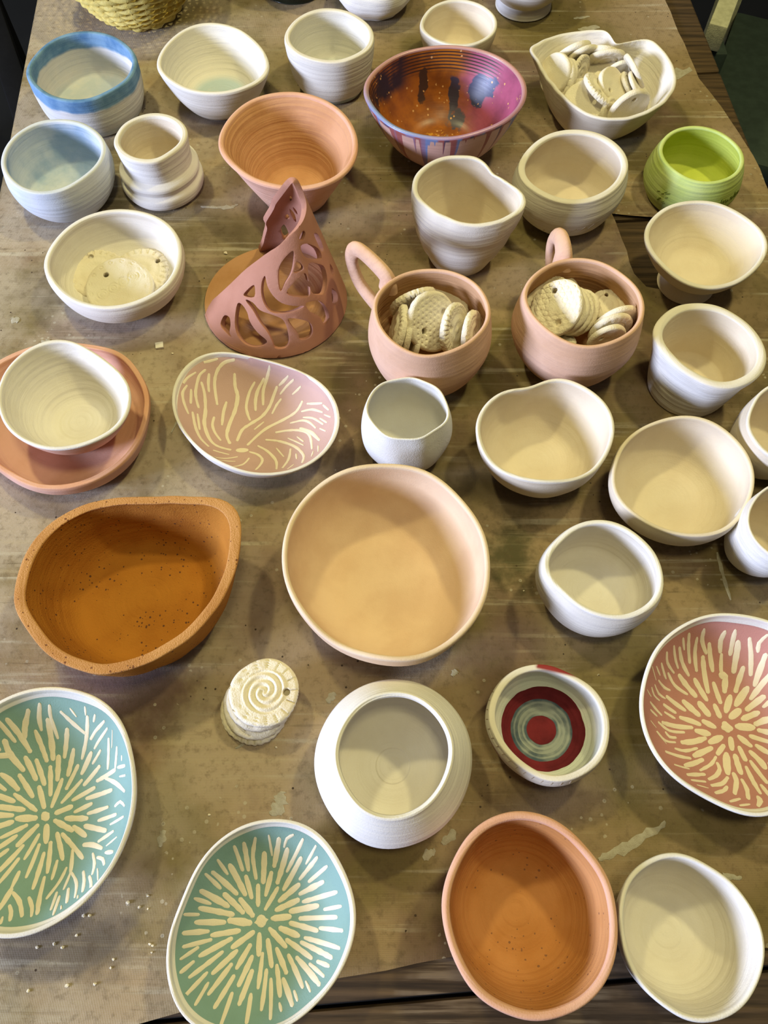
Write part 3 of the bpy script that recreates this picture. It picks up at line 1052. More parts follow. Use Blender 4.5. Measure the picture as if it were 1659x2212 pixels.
# dried slip smears and scrapes left on the canvas
def smear(pts, wid, seed):
    r_ = random.Random(seed); cm = catmull(pts, 8) if len(pts) > 2 else [tuple(Vector(pts[0]).lerp(Vector(pts[1]), k / 8)) for k in range(9)]
    vs = []; fs = []; n = len(cm)
    for i, p in enumerate(cm):
        a = Vector(cm[max(0, i - 1)]); b = Vector(cm[min(n - 1, i + 1)]); d = (b - a).normalized(); nr = Vector((-d.y, d.x))
        wv = wid * (0.25 + 0.75 * math.sin(PI * (i + 0.6) / (n + 0.2))) * r_.uniform(0.55, 1.2)
        off = r_.uniform(-0.25, 0.25) * wid
        for k, zz in ((-1, 0.0), (-0.5, 0.0004), (0.5, 0.0004), (1, 0.0)):
            q = Vector(p) + nr * (wv * k + off); vs.append((q.x, q.y - 0.5, hz(q.x, q.y) + zz - 0.0001))
    for i in range(n - 1):
        for k in range(3): a = i * 4 + k; fs.append([a, a + 1, a + 5, a + 4])
    link('dried_smear', vs, fs, M['plaster'], canvas)


for i, (pts, wd) in enumerate([([(0.150, 0.023), (0.173, 0.032), (0.201, 0.047)], 0.0035), ([(-0.192, 0.649), (-0.165, 0.648), (-0.153, 0.652)], 0.0028),
                               ([(-0.156, 0.042), (-0.1585, 0.031)], 0.0035), ([(-0.074, 0.068), (-0.075, 0.06), (-0.081, 0.052)], 0.0055),
                               ([(-0.038, 0.140), (-0.043, 0.132)], 0.0035), ([(0.027, 0.024), (0.036, 0.029)], 0.003), ([(0.041, 0.033), (0.051, 0.041)], 0.004),
                               ([(0.276, 0.256), (0.279, 0.214)], 0.0018), ([(0.235, 0.944), (0.262, 0.949)], 0.005), ([(0.232, 0.965), (0.252, 0.970)], 0.003),
                               ([(-0.19, 0.372), (-0.181, 0.40)], 0.0012), ([(-0.318, 0.475), (-0.324, 0.466)], 0.006), ([(-0.36, 0.502), (-0.352, 0.497)], 0.004),
                               ([(0.235, 0.013), (0.248, 0.011)], 0.0025), ([(0.053, 0.152), (0.056, 0.157)], 0.003), ([(-0.11, 0.098), (-0.09, 0.112)], 0.0015),
                               ([(0.36, 0.87), (0.325, 0.855)], 0.008), ([(-0.157, 0.35), (-0.12, 0.352)], 0.0012)]):
    smear(pts, wd, 10 + i)

# ------------------------------------------------------------------ dark furniture at the far corners
t = empty('low_bench', (-0.70, 1.25, -0.76), 'black metal bench frame in the dark beside the far left of the table', 'bench')
def bpart(p, q, nm, root, wx, wy, m):
    vs, fs = bar_data(p, q, wx, wy, 0.003); link(nm, [v - Vector(root.location) for v in vs], fs, m, root)
bpart((-0.79, 1.62, -0.30), (-0.555, 1.07, -0.30), 'rail', t, 0.040, 0.040, M['black'])
bpart((-0.79, 1.62, -0.76), (-0.79, 1.62, -0.32), 'leg', t, 0.03, 0.03, M['black'])
bpart((-0.555, 1.07, -0.76), (-0.555, 1.07, -0.32), 'leg', t, 0.03, 0.03, M['black'])
bpart((-1.25, 1.42, -0.30), (-1.015, 0.87, -0.30), 'rail', t, 0.040, 0.040, M['black'])
bpart((-1.25, 1.42, -0.76), (-1.25, 1.42, -0.32), 'leg', t, 0.03, 0.03, M['black'])
bpart((-1.015, 0.87, -0.76), (-1.015, 0.87, -0.32), 'leg', t, 0.03, 0.03, M['black'])

t = empty('chair', (0.70, 1.45, -0.76), 'grey-green painted chair standing in the dark beyond the far right corner of the table', 'chair')
bpart((0.462, 1.08, -0.10), (0.625, 1.46, -0.10), 'arm_rail', t, 0.026, 0.036, M['paint_grey'])
bpart((0.625, 1.46, -0.76), (0.625, 1.46, 0.14), 'leg', t, 0.035, 0.035, M['paint_grey'])
bpart((0.475, 1.10, -0.76), (0.475, 1.10, -0.125), 'leg', t, 0.035, 0.035, M['darkgreen'])  # coloured dark so this leg sinks into the shade below the rail
bpart((0.935, 1.33, -0.76), (0.935, 1.33, 0.14), 'leg', t, 0.035, 0.035, M['paint_grey'])
bpart((0.785, 0.97, -0.76), (0.785, 0.97, -0.30), 'leg', t, 0.035, 0.035, M['paint_grey'])
bpart((0.625, 1.46, 0.08), (0.935, 1.33, 0.08), 'back_rail', t, 0.07, 0.025, M['paint_grey'])
vs, fs = box_data(0.30, 0.38, 0.03, 0.006)
rz = Matrix.Rotation(math.radians(-23), 3, 'Z')
link('seat', [rz @ v + Vector((0.005, -0.24, 0.46)) for v in vs], fs, M['darkgreen'], t)
vs, fs = box_data(0.012, 0.36, 0.20, 0.003)
link('side_panel', [rz @ v + Vector((-0.155, -0.175, 0.54)) for v in vs], fs, M['darkgreen'], t)

# ------------------------------------------------------------------ simple one-piece vessels
def vessel(name, key, label, cat, mats, outer, group=None, **kw):
    p = Pot(key, outer, **kw); o = p.build(name, mats); tag(o, label, cat, group); return p, o

m3 = lambda a, b=None, c=None: [M[a], M[b or a], M[c or b or a]]
vessel('bowl', 'bluerim', 'white bowl with a broad blue band round its rim, at the far left', 'bowl', M['bluerim'],
       [(.80, 0), (.87, .05), (.96, .3), (.995, .6), (1.0, .94)], t=.10, floor=.12)
vessel('bowl', 'bluefloor', 'flaring white bowl with a faint blue floor, right of the blue-banded bowl', 'bowl', M['bluefloor'],
       [(.52, 0), (.62, .06), (.82, .4), (.95, .75), (1, .95)], t=.085, floor=.12)
vessel('bowl', 'paleblue', 'pale blue-washed bowl at the left edge of the table', 'bowl', m3('paleblue_out', 'paleblue_out', 'paleblue'),
       [(.66, 0), (.78, .06), (.97, .35), (1.035, .65), (1.0, .95)], t=.10, floor=.12)
vessel('pot', 'flange', 'small white pot with narrow neck rising from a ridged wide base', 'pot', m3('white_bright', 'white', 'cream'),
       [(.98, 0), (1.10, .04), (1.18, .14), (1.17, .24), (1.08, .30), (1.10, .36), (1.13, .42), (1.10, .47), (1.0, .51), (.96, .56), (.975, .8), (1.0, .96)],
       t=.17, floor=.2, inner=[(.82, .95), (.80, .6), (.78, .4), (.6, .24), (.3, .2), (0, .2)], amp=.0005)
vessel('cup', 'cupblue', 'white cup with thick rounded lip and teal-tinted floor, behind the pink funnel bowl', 'cup', m3('cupfoot', 'white', 'bluefloor'),
       [(.66, 0), (.74, .04), (.90, .3), (.97, .6), (1, .92)], t=.14, floor=.14, amp=.0007)
vessel('bowl', 'creamtop', 'small cream bowl behind the glazed bowl, at the far end of the table', 'bowl', m3('cream', 'white', 'cream'),
       [(.6, 0), (.66, .06), (.87, .4), (.98, .75), (1, .95)], t=.11, floor=.14)
vessel('bowl', 'glazed', 'glossy orange and purple glazed bowl with dripped glaze outside', 'bowl', m3('glaze_out', 'glaze_lip', 'glaze_in'),
       [(.42, 0), (.47, .03), (.52, .08), (.76, .36), (.92, .7), (1, .97)], t=.065, floor=.08)
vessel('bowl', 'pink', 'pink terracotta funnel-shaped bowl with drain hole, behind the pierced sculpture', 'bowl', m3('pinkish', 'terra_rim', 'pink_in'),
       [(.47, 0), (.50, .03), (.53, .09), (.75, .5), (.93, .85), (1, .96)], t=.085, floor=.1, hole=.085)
dent_ph = math.atan2(0.035, 0.03)
vessel('bowl', 'dent', 'tall white banded bowl with one side of its rim dented in', 'bowl', m3('white', 'white', 'cream'),
       [(.60, 0), (.66, .02), (.80, .22), (.84, .25), (.93, .42), (.955, .45), (1.0, .66), (1.02, .69), (1.03, .85), (1, .97)], t=.11, floor=.1, amp=.0005, wexp=2.6,
       inner=[(.90, .97), (.91, .85), (.88, .6), (.78, .35), (.62, .16), (.3, .105), (0, .1)],
       zwob=lambda ph: -0.001 * math.exp(-((math.atan2(math.sin(ph - dent_ph), math.cos(ph - dent_ph))) / 0.45) ** 2))
vessel('pot', 'tapered', 'white straight-sided tapering pot with thick rim, near the right edge below the footed dish', 'pot', m3('white_bright', 'white', 'cream'),
       [(.74, 0), (.79, .03), (.85, .3), (.91, .65), (.985, .88), (1.0, .97)], t=.17, floor=.12,
       inner=[(.83, .97), (.80, .85), (.75, .6), (.68, .3), (.6, .16), (.3, .125), (0, .12)])
def facet(ph, z, r): return 0.0004 * math.cos(7 * ph + 2.3 * z) * min(1, r) if r > .3 else 0
vessel('cup', 'smallcup', 'small white pinched cup in front of the left button mug', 'cup', m3('white_plain', 'white_plain', 'white_plain'),
       [(.74, 0), (.90, .05), (1.10, .28), (1.15, .52), (1.08, .8), (1, .97)], t=.075, floor=.1, disp=facet, amp=.0008)
vessel('bowl', 'wavy', 'cream hand-pinched bowl with a wavy rim, right of the small pinched cup', 'bowl', m3('cream', 'white', 'cream'),
       [(.52, 0), (.62, .05), (.85, .35), (.97, .7), (1, .96)], t=.07, floor=.1, amp=.0009,
       zwob=lambda ph: 0.0022 * math.sin(3 * ph + 0.6))
vessel('bowl', 'cream', 'pale cream pinched bowl with a wide flat floor, second in from the right edge', 'bowl', m3('cream', 'cream', 'cream'),
       [(.56, 0), (.68, .06), (.9, .4), (1, .75), (1, .96)], t=.065, floor=.1, amp=.0009)
vessel('bowl', 'white33', 'thick white bowl right of the big tan bowl', 'bowl', m3('white', 'white_bright', 'white'),
       [(.72, 0), (.80, .04), (.99, .25), (1.07, .52), (1.05, .82), (1.0, .96)], t=.11, floor=.14)
vessel('bowl', 'bigtan', 'big round tan bowl with an uneven rim, in the middle of the table', 'bowl', m3('tan', 'tan_rim', 'tan'),
       [(.60, 0), (.70, .05), (.88, .35), (.98, .7), (1, .96)], t=.055, floor=.09, amp=.0014, freq=24,
       zwob=lambda ph: 0.0018 * math.sin(4 * ph + 1) + 0.001 * math.sin(7 * ph))
vessel('bowl', 'edgeA', 'cream bowl cut by the right edge of the frame, below the tapering pot', 'bowl', m3('cream', 'white', 'cream'),
       [(.66, 0), (.76, .05), (.97, .35), (1.04, .65), (1, .95)], t=.1, floor=.14)
vessel('bowl', 'edgeB', 'white bowl cut by the right edge of the frame, beside the pale cream pinched bowl', 'bowl', m3('white_bright', 'white', 'cream'),
       [(.66, 0), (.78, .05), (1.0, .35), (1.05, .65), (1, .95)], t=.09, floor=.14)
vessel('bowl', 'teardrop', 'orange teardrop-shaped bowl with a thick flat gritty rim', 'bowl', m3('orange', 'orange_rim', 'orange'),
       [(.68, 0), (.76, .05), (.90, .42), (.975, .8), (1, .98)], t=.10, floor=.1, flat_lip=True, h=.060, amp=.0009, freq=60, wexp=.38)
vessel('bowl', 'onplate', 'white bowl sitting on the pink dish at the left edge', 'bowl', m3('pinkish', 'white_bright', 'white'),
       [(.46, 0), (.54, .04), (.80, .45), (.95, .8), (1, .96)], t=.07, floor=.12, base=.0118)
vessel('dish', 'pinkplate', 'shallow pink clay dish under the white bowl at the left edge', 'dish', m3('pinkish', 'terra_rim', 'pinkish'),
       [(.80, 0), (.88, .1), (.96, .5), (1, .9)], t=.07, floor=.3, inner=[(.93, .9), (.89, .6), (.80, .4), (.6, .33), (.3, .32), (0, .32)], amp=.0018, freq=28, h=.031)
vessel('bowl', 'discbowl', 'low white bowl holding three stamped clay discs', 'bowl', m3('white', 'white_bright', 'white'),
       [(.60, 0), (.68, .05), (.91, .4), (1, .75), (.99, .95)], t=.08, floor=.13)
vessel('bowl', 'leaf', 'cream leaf-shaped bowl with pointed corners heaped with clay buttons', 'bowl', m3('cream', 'white', 'white'),
       [(.52, 0), (.60, .06), (.82, .42), (.95, .8), (1, .97)], t=.06, floor=.12, wexp=1.3, seg=192, h=.055,
       zwob=lambda ph: 0.004 * math.exp(-((math.atan2(math.sin(ph - 2.75), math.cos(ph - 2.75))) / 0.35) ** 2) + 0.003 * math.exp(-((ph - 1.45) / 0.3) ** 2))
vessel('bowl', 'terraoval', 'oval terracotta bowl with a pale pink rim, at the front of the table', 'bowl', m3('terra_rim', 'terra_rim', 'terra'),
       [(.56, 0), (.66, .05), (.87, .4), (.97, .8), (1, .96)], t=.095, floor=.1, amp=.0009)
vessel('bowl', 'whiteoval', 'white oval bowl touching the oval terracotta bowl, front right', 'bowl', m3('white_bright', 'white_bright', 'white'),
       [(.56, 0), (.66, .05), (.87, .4), (.97, .8), (1, .96)], t=.075, floor=.12, amp=.0009)
vessel('jar', 'jar', 'squat white jar with sloping shoulders and a wide round mouth', 'jar', m3('white_bright', 'white_bright', 'white'),
       [(.9, 0), (1.05, .03), (1.28, .3), (1.365, .5), (1.34, .62), (1.17, .82), (1.03, .95), (1.0, .985)], t=.07, floor=.1, h=.064, wexp=.4,
       inner=[(.92, .985), (.92, .93), (1.08, .80), (1.22, .6), (1.16, .32), (.85, .13), (.4, .105), (.32, .10), (.28, .108), (.12, .10), (0, .10)])

# vessels with parts
pg = Pot('green', [(.95, 0), (1.02, .05), (1.13, .25), (1.165, .45), (1.10, .75), (1.0, .96)], t=.1, floor=.14)
t = empty('bowl', pg.loc, 'small lime green bowl with incised scribbles near the right edge', 'bowl')
pg.build('body', m3('green_out', 'green_out', 'green'), t)
ln = []
rnd = random.Random(4)
a = 262.0
for k in range(9):
    hgt = rnd.uniform(.05, .12)
    ln.append([(a, .52), (a + 2, .52 + hgt), (a + 3.5, .50), (a + 5.5, .52 + hgt * .6), (a + 6.5, .51)]); a += rnd.choice([6.8, 6.8, 9])
for k in range(12): b = 205 + rnd.uniform(0, 22); z = rnd.uniform(.30, .62); ln.append([(b, z), (b + 3, z + .035)])
marks(pg, 'incised_scribble', M['green_dark'], ln, t, .00042)

ps = Pot('stamped', [(.58, 0), (.62, .035), (.66, .05), (.90, .25), (1.05, .55), (1.06, .75), (1.0, .96)], t=.135, floor=.14, seg=240,
         disp=lambda ph, z, r: -sum(.0018 * math.exp(-((math.atan2(math.sin(ph - math.radians(a)), math.cos(ph - math.radians(a))) / .05) ** 2) - ((z - zz) / .05) ** 2)
                                    for a, zz in ((205, .62), (222, .55), (236, .50), (225, .30))) if r > .75 else 0)
t = empty('bowl', ps.loc, 'round white bowl with stamped dimples and slashes, behind the right button mug', 'bowl')
ps.build('body', m3('white', 'white', 'cream'), t)
marks(ps, 'incised_slash', M['darkmark'], [[(a, .36 + .002 * (a - 245)), (a + 5, .46 + .002 * (a - 245))] for a in (248, 258, 268, 278, 288)]
      + [[(a, z), (a + 2.5, z + .05)] for a, z in ((200, .45), (210, .4), (238, .28))], t, .0004)

pt = Pot('target', [(.55, 0), (.68, .06), (.95, .4), (1.03, .7), (1, .95)], t=.12, floor=.12)
t = empty('bowl', pt.loc, 'small cream bowl with a dark red and grey target painted inside', 'bowl')
pt.build('body', m3('targetlip', 'targetlip', 'targetin'), t)
marks(pt, 'incised_tick', M['darkmark'], [[(a, .84), (a + 1, .95)] for a in range(150, 290, 9)], t, .0003)

pp = Pot('pedestal', [(.28, .26), (.42, .31), (.75, .56), (.92, .80), (1, .965)], t=.085, floor=.36,
         inner=[(.915, .965), (.86, .82), (.70, .62), (.45, .42), (.25, .37), (0, .36)])
t = empty('footed_dish', pp.loc, 'pale flaring dish on a narrow foot near the right edge', 'dish')
pp.prof = [(0, .24), (.2, .24)] + pp.prof[2:]; pp.iz = pp.iz[:len(pp.prof)]
pp.build('dish', m3('cream', 'white', 'cream'), t)
vs = []; fs = []
pr_ = catmull([(.0, 0), (.47, 0), (.49, .04), (.46, .10), (.37, .18), (.31, .25), (.33, .30), (0, .30)], 4)
for (r, z) in pr_:
    for k in range(64): vs.append(pp.point(max(r, .001), z, 2 * PI * k / 64, True))
for i in range(len(pr_) - 1):
    for k in range(64): fs.append([i * 64 + k, i * 64 + (k + 1) % 64, (i + 1) * 64 + (k + 1) % 64, (i + 1) * 64 + k])
link('foot', vs, fs, M['cream'], t)

# vessels cut by the top edge of the frame (only their lower parts are seen)
def lathe(prof, seg=80, wob=0.0, seed=0, ell=(1, 1)):
    vs = []; fs = []
    for i, (r, z) in enumerate(prof):
        for k in range(seg):
            a = 2 * PI * k / seg
            rr = r + wob * noise.noise(Vector((math.cos(a) * 1.6, math.sin(a) * 1.6, z * 30 + seed)))
            vs.append((rr * math.cos(a) * ell[0], rr * math.sin(a) * ell[1], z + wob * .5 * noise.noise(Vector((math.cos(a) * 2, math.sin(a) * 2, seed))) * (z > .02)))
    for i in range(len(prof) - 1):
        for k in range(seg): fs.append([i * seg + k, i * seg + (k + 1) % seg, (i + 1) * seg + (k + 1) % seg, (i + 1) * seg + k])
    return vs, fs


vs, fs = lathe(catmull([(.0005, 0), (.024, 0), (.030, .004), (.042, .018), (.044, .032), (.041, .040), (.037, .041), (.035, .036), (.036, .022), (.025, .009), (.0005, .008)], 6), wob=.004, seed=2, ell=(1.08, 1))
o = tag(link('bowl', vs, fs, [M['white_bright']], None, (-.0105, .985, 0)), 'rough pinched white bowl cut by the top edge of the frame', 'bowl')
t = empty('footed_bowl', (.172, .990, 0), 'white bowl on a ridged foot, cut by the top edge of the frame', 'bowl')
vs, fs = lathe(catmull([(.0005, .008), (.026, .010), (.036, .016), (.046, .030), (.049, .044), (.046, .056), (.042, .057), (.041, .05), (.042, .035), (.03, .02), (.0005, .018)], 6))
link('bowl_body', vs, fs, M['white'], t)
vs, fs = lathe(catmull([(.0005, 0), (.031, 0), (.034, .003), (.033, .008), (.030, .011), (.028, .014), (.0005, .014)], 5))
link('foot', vs, fs, M['white_bright'], t)
vs, fs = lathe(catmull([(.0005, 0), (.036, 0), (.040, .003), (.052, .03), (.056, .06), (.048, .085), (.042, .09), (.038, .088), (.046, .06), (.04, .02), (.0005, .01)], 6))
tag(link('dark_jar', vs, fs, [M['darkglaze']], None, (-.113, 1.031, 0)), 'dark glazed jar at the very top of the frame, only its base in view', 'jar')

# ------------------------------------------------------------------ mugs
for key, az, rot_lbl, reach in (('mugl', 133, 'left pink clay mug, handle to the back left, full of ridged buttons', .101),
                         ('mugr', 101, 'right pink clay mug, handle pointing away, with a two-holed button on top', .084)):
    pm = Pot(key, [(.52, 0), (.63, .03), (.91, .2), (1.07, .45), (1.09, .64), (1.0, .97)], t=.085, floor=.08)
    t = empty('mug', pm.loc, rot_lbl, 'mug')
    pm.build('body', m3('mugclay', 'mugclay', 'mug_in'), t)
    R = pm.R; a = math.radians(az); h = pm.h
    prof = [(R * 1.09, h * .79), (R * 1.16, h * .96), (reach - .014, h * 1.02), (reach - .002, h * .90), (reach - .001, h * .70), (reach - .013, h * .47), (R * 1.2, h * .33), (R * 1.02, h * .30)]
    path = [Vector((r * math.cos(a), r * math.sin(a), z)) for r, z in catmull(prof, 6)]
    n = len(path)
    rads = [(0.0048 + .0018 * abs(2 * i / (n - 1) - 1) ** 2, .0072 + .0028 * abs(2 * i / (n - 1) - 1) ** 2) for i in range(n)]
    vs, fs = tube_data(path, rads, 14)
    link('handle', vs, fs, M['mugclay'], t)

# ------------------------------------------------------------------ sgraffito plates
def plate(name, key, label, slip, p, floor=.006, rim=.93, tilt=None):
    h = POTS[key][2] / 1e4; ff = floor / h
    zi = lambda r: ff + (1 - ff) * r ** p
    outer = [(.50, 0), (.55, .02)] + [(r, max(.03, zi(r) - .0055 / h)) for r in (.68, .8, .9, .96)] + [(1.0, .955)]
    inner = [(r, zi(r)) for r in (.955, .92, .86, .78, .68, .55, .4, .2)] + [(0, ff)]
    q = Pot(key, outer, t=.045, inner=inner, seg=128, amp=.0003)
    root = empty(name, q.loc, label, 'plate')
    body = q.build('body', M['white_bright'], root)
    bv = BVHTree.FromPolygons([v.co for v in body.data.vertices], [f.vertices[:] for f in body.data.polygons])
    vs = []; fs = []; n = 144; rows = [0, .1, .2, .3, .4, .5, .6, .7, .78, .85, .9, rim]
    for i, r in enumerate(rows):
        for k in range(n):
            ph = 2 * PI * k / n; rr = max(r, .002)
            if i == len(rows) - 1: rr += .010 * noise.noise(Vector((math.cos(ph) * 2.2, math.sin(ph) * 2.2, key.__len__())))
            P = q.point(rr, zi(rr), ph, True)
            hit = bv.ray_cast(Vector((P.x, P.y, .2)), Vector((0, 0, -1)))
            vs.append(hit[0] + Vector((0, 0, .00035 if i < len(rows) - 1 else .0001)))
    for i in range(len(rows) - 1):
        for k in range(n): fs.append([i * n + k, i * n + (k + 1) % n, (i + 1) * n + (k + 1) % n, (i + 1) * n + k])
    gl = link('coloured_slip', vs, fs, M[slip], root)
    bg = BVHTree.FromPolygons(vs, fs)
    vs, fs = stroke_patches(STROKES[key], bg)
    o = link('carved_strokes', vs, fs, M['carved'], root); o['kind'] = 'stuff'
    return root


plate('plate', 'tealmid', 'oval teal plate with a carved white starburst, at the front centre', 'teal', 2.8)
plate('plate', 'tealleft', 'oval teal plate with carved white strokes, cut by the left edge of the frame', 'teal', 3.0)
plate('plate', 'redplate', 'rose pink plate with a carved flower burst, cut by the right edge of the frame', 'pinkslip', 2.8)
plate('plate', 'lilac', 'lilac pink oval plate with flowing carved white lines', 'lilacslip', 2.8, rim=.95)

# ------------------------------------------------------------------ pierced sculpture
SC = (-0.1058, 0.5218); SR = 0.0677; SA = (0.0315, 0.012); SZ = 0.1418
t = empty('pierced_sculpture', (SC[0], SC[1], 0), 'rose clay sculpture of a pierced sheet twisting up to a point from a round base', 'sculpture')
vs, fs = lathe(catmull([(.0005, 0), (SR - .0045, 0), (SR - .003, .001), (SR - .003, .0026), (SR - .0045, .0036), (.0005, .0046)], 3), wob=.0006, seed=4)
link('base', vs, fs, M['sculpt_base'] if 'sculpt_base' in M else M['terra_rim'], t)
HOLES = [[(-142.0, 13.2), (-141.6, 19.5), (-136.1, 21.3), (-132.2, 17.3), (-130.6, 12.0), (-127.5, 9.6), (-133.8, 10.1), (-139.4, 10.7)], [(-132.1, 34.6), (-128.8, 24.1), (-123.4, 15.7), (-115.9, 10.8), (-107.3, 9.6), (-99.1, 12.1), (-97.3, 16.1), (-106.1, 21.3), (-114.9, 27.7), (-119.5, 32.9), (-126.7, 36.0)], [(-123.6, 41.0), (-115.3, 41.7), (-106.3, 38.1), (-96.5, 36.6), (-87.1, 34.0), (-82.4, 30.1), (-79.2, 22.3), (-77.9, 14.5), (-81.0, 10.2), (-88.5, 10.8), (-91.0, 15.5), (-96.0, 22.8), (-103.8, 29.3), (-113.3, 36.6)], [(-77.0, 32.2), (-69.2, 30.7), (-60.3, 26.1), (-56.1, 21.4), (-55.7, 15.3), (-59.4, 11.9), (-66.6, 13.6), (-68.4, 19.1), (-73.6, 26.0)], [(-130.3, 46.7), (-125.1, 54.2), (-121.3, 54.9), (-118.2, 47.9), (-128.4, 45.0)], [(-110.1, 64.4), (-104.4, 58.2), (-96.2, 51.9), (-86.4, 46.7), (-75.0, 43.4), (-63.9, 40.5), (-73.8, 39.0), (-86.6, 39.0), (-96.1, 40.2), (-103.4, 45.0), (-109.3, 52.1), (-111.9, 59.7)], [(-85.9, 81.2), (-74.7, 84.8), (-72.6, 78.7), (-75.9, 69.6), (-83.1, 63.2), (-87.9, 57.3), (-92.6, 66.0), (-93.2, 74.5)], [(-79.4, 54.2), (-71.1, 61.1), (-59.6, 65.1), (-54.8, 63.0), (-52.6, 54.0), (-54.9, 46.7), (-65.9, 49.3)], [(-67.0, 77.1), (-60.0, 73.3), (-58.8, 69.5), (-70.9, 69.0), (-69.1, 74.0)], [(-46.9, 70.0), (-29.4, 62.4), (-22.7, 55.8), (-24.9, 46.1), (-33.2, 40.2), (-40.1, 41.9), (-48.5, 47.7), (-50.7, 58.1)], [(-56.9, 86.8), (-41.9, 85.4), (-23.9, 75.5), (-22.5, 66.5), (-36.8, 71.5), (-52.4, 78.8)], [(-20.6, 87.8), (-8.8, 82.2), (-7.9, 70.3), (-15.4, 68.5), (-19.8, 80.2)], [(-57.3, 40.4), (-43.5, 36.5), (-36.7, 27.5), (-35.5, 16.9), (-42.1, 14.9), (-45.4, 24.2), (-54.5, 32.6)], [(-6.8, 50.4), (-3.9, 43.2), (-7.7, 38.6), (-11.2, 45.0)], [(-20.2, 33.8), (-14.9, 23.5), (-20.0, 19.4), (-25.6, 24.1)], [(-59.9, 94.1), (-49.8, 97.8), (-44.9, 95.2), (-52.8, 91.3)], [(92.2, 108.3), (85.8, 110.2), (80.1, 105.8), (85.9, 102.6)], [(84.9, 87.0), (74.4, 80.3), (72.5, 66.4), (77.5, 71.5)], [(77.2, 91.7), (69.3, 87.3), (68.0, 80.8), (74.0, 85.3)], [(91.9, 74.5), (87.8, 77.6), (83.6, 71.6), (88.5, 69.2)], [(93.5, 50.7), (90.8, 57.3), (85.8, 48.5), (83.3, 37.4), (87.4, 27.4), (91.4, 39.2)]]
EDGE = [(-166.8, 16), (-154.7, 42.8), (-142, 64), (-120.8, 81.5), (-100.4, 90.5), (-82.6, 97.4), (-61.6, 101.9), (-44.7, 105.1), (-30.1, 108.3), (-10.7, 112.9), (4, 119), (18, 127), (45, 131.5), (90, 132.5), (130, 131),
        (157, 124.6), (150, 110), (130, 94.8), (126, 72.7), (115, 56.7), (111.4, 39), (109.1, 22.8), (109, 6)]
KX = .75     # degrees -> sheet units
EDGE = catmull(EDGE, 3)
ol = [(a * KX, z) for a, z in EDGE] + [(a * KX, .6) for a in range(99, -169, -6)]
ol += [(-167 * KX, 8)]
hl = []
for h_ in HOLES:
    ca = sum(p[0] for p in h_) / len(h_); cz = sum(p[1] for p in h_) / len(h_)
    hl.append([(KX * (ca + (a - ca) * 1.10), cz + (z - cz) * 1.10) for a, z in catmull(h_, 3, True)])
v2, f2 = cdt_sheet(ol, hl, 3.2)
def sheet_pt(a, z):
    s = z / 1000 / SZ; a = math.radians(a); rr = 1.02 * SR * (1 - s)
    return Vector((SA[0] * s + rr * math.cos(a), SA[1] * s + rr * math.sin(a), z / 1000))
o = link('pierced_sheet', [sheet_pt(p[0] / KX, p[1]) for p in v2], f2, M['sculpt'], t)
md = o.modifiers.new('thick', 'SOLIDIFY'); md.thickness = .0050; md.offset = -0.6
md2 = o.modifiers.new('soft', 'BEVEL'); md2.width = .0011; md2.segments = 2; md2.limit_method = 'ANGLE'; md2.angle_limit = math.radians(50)

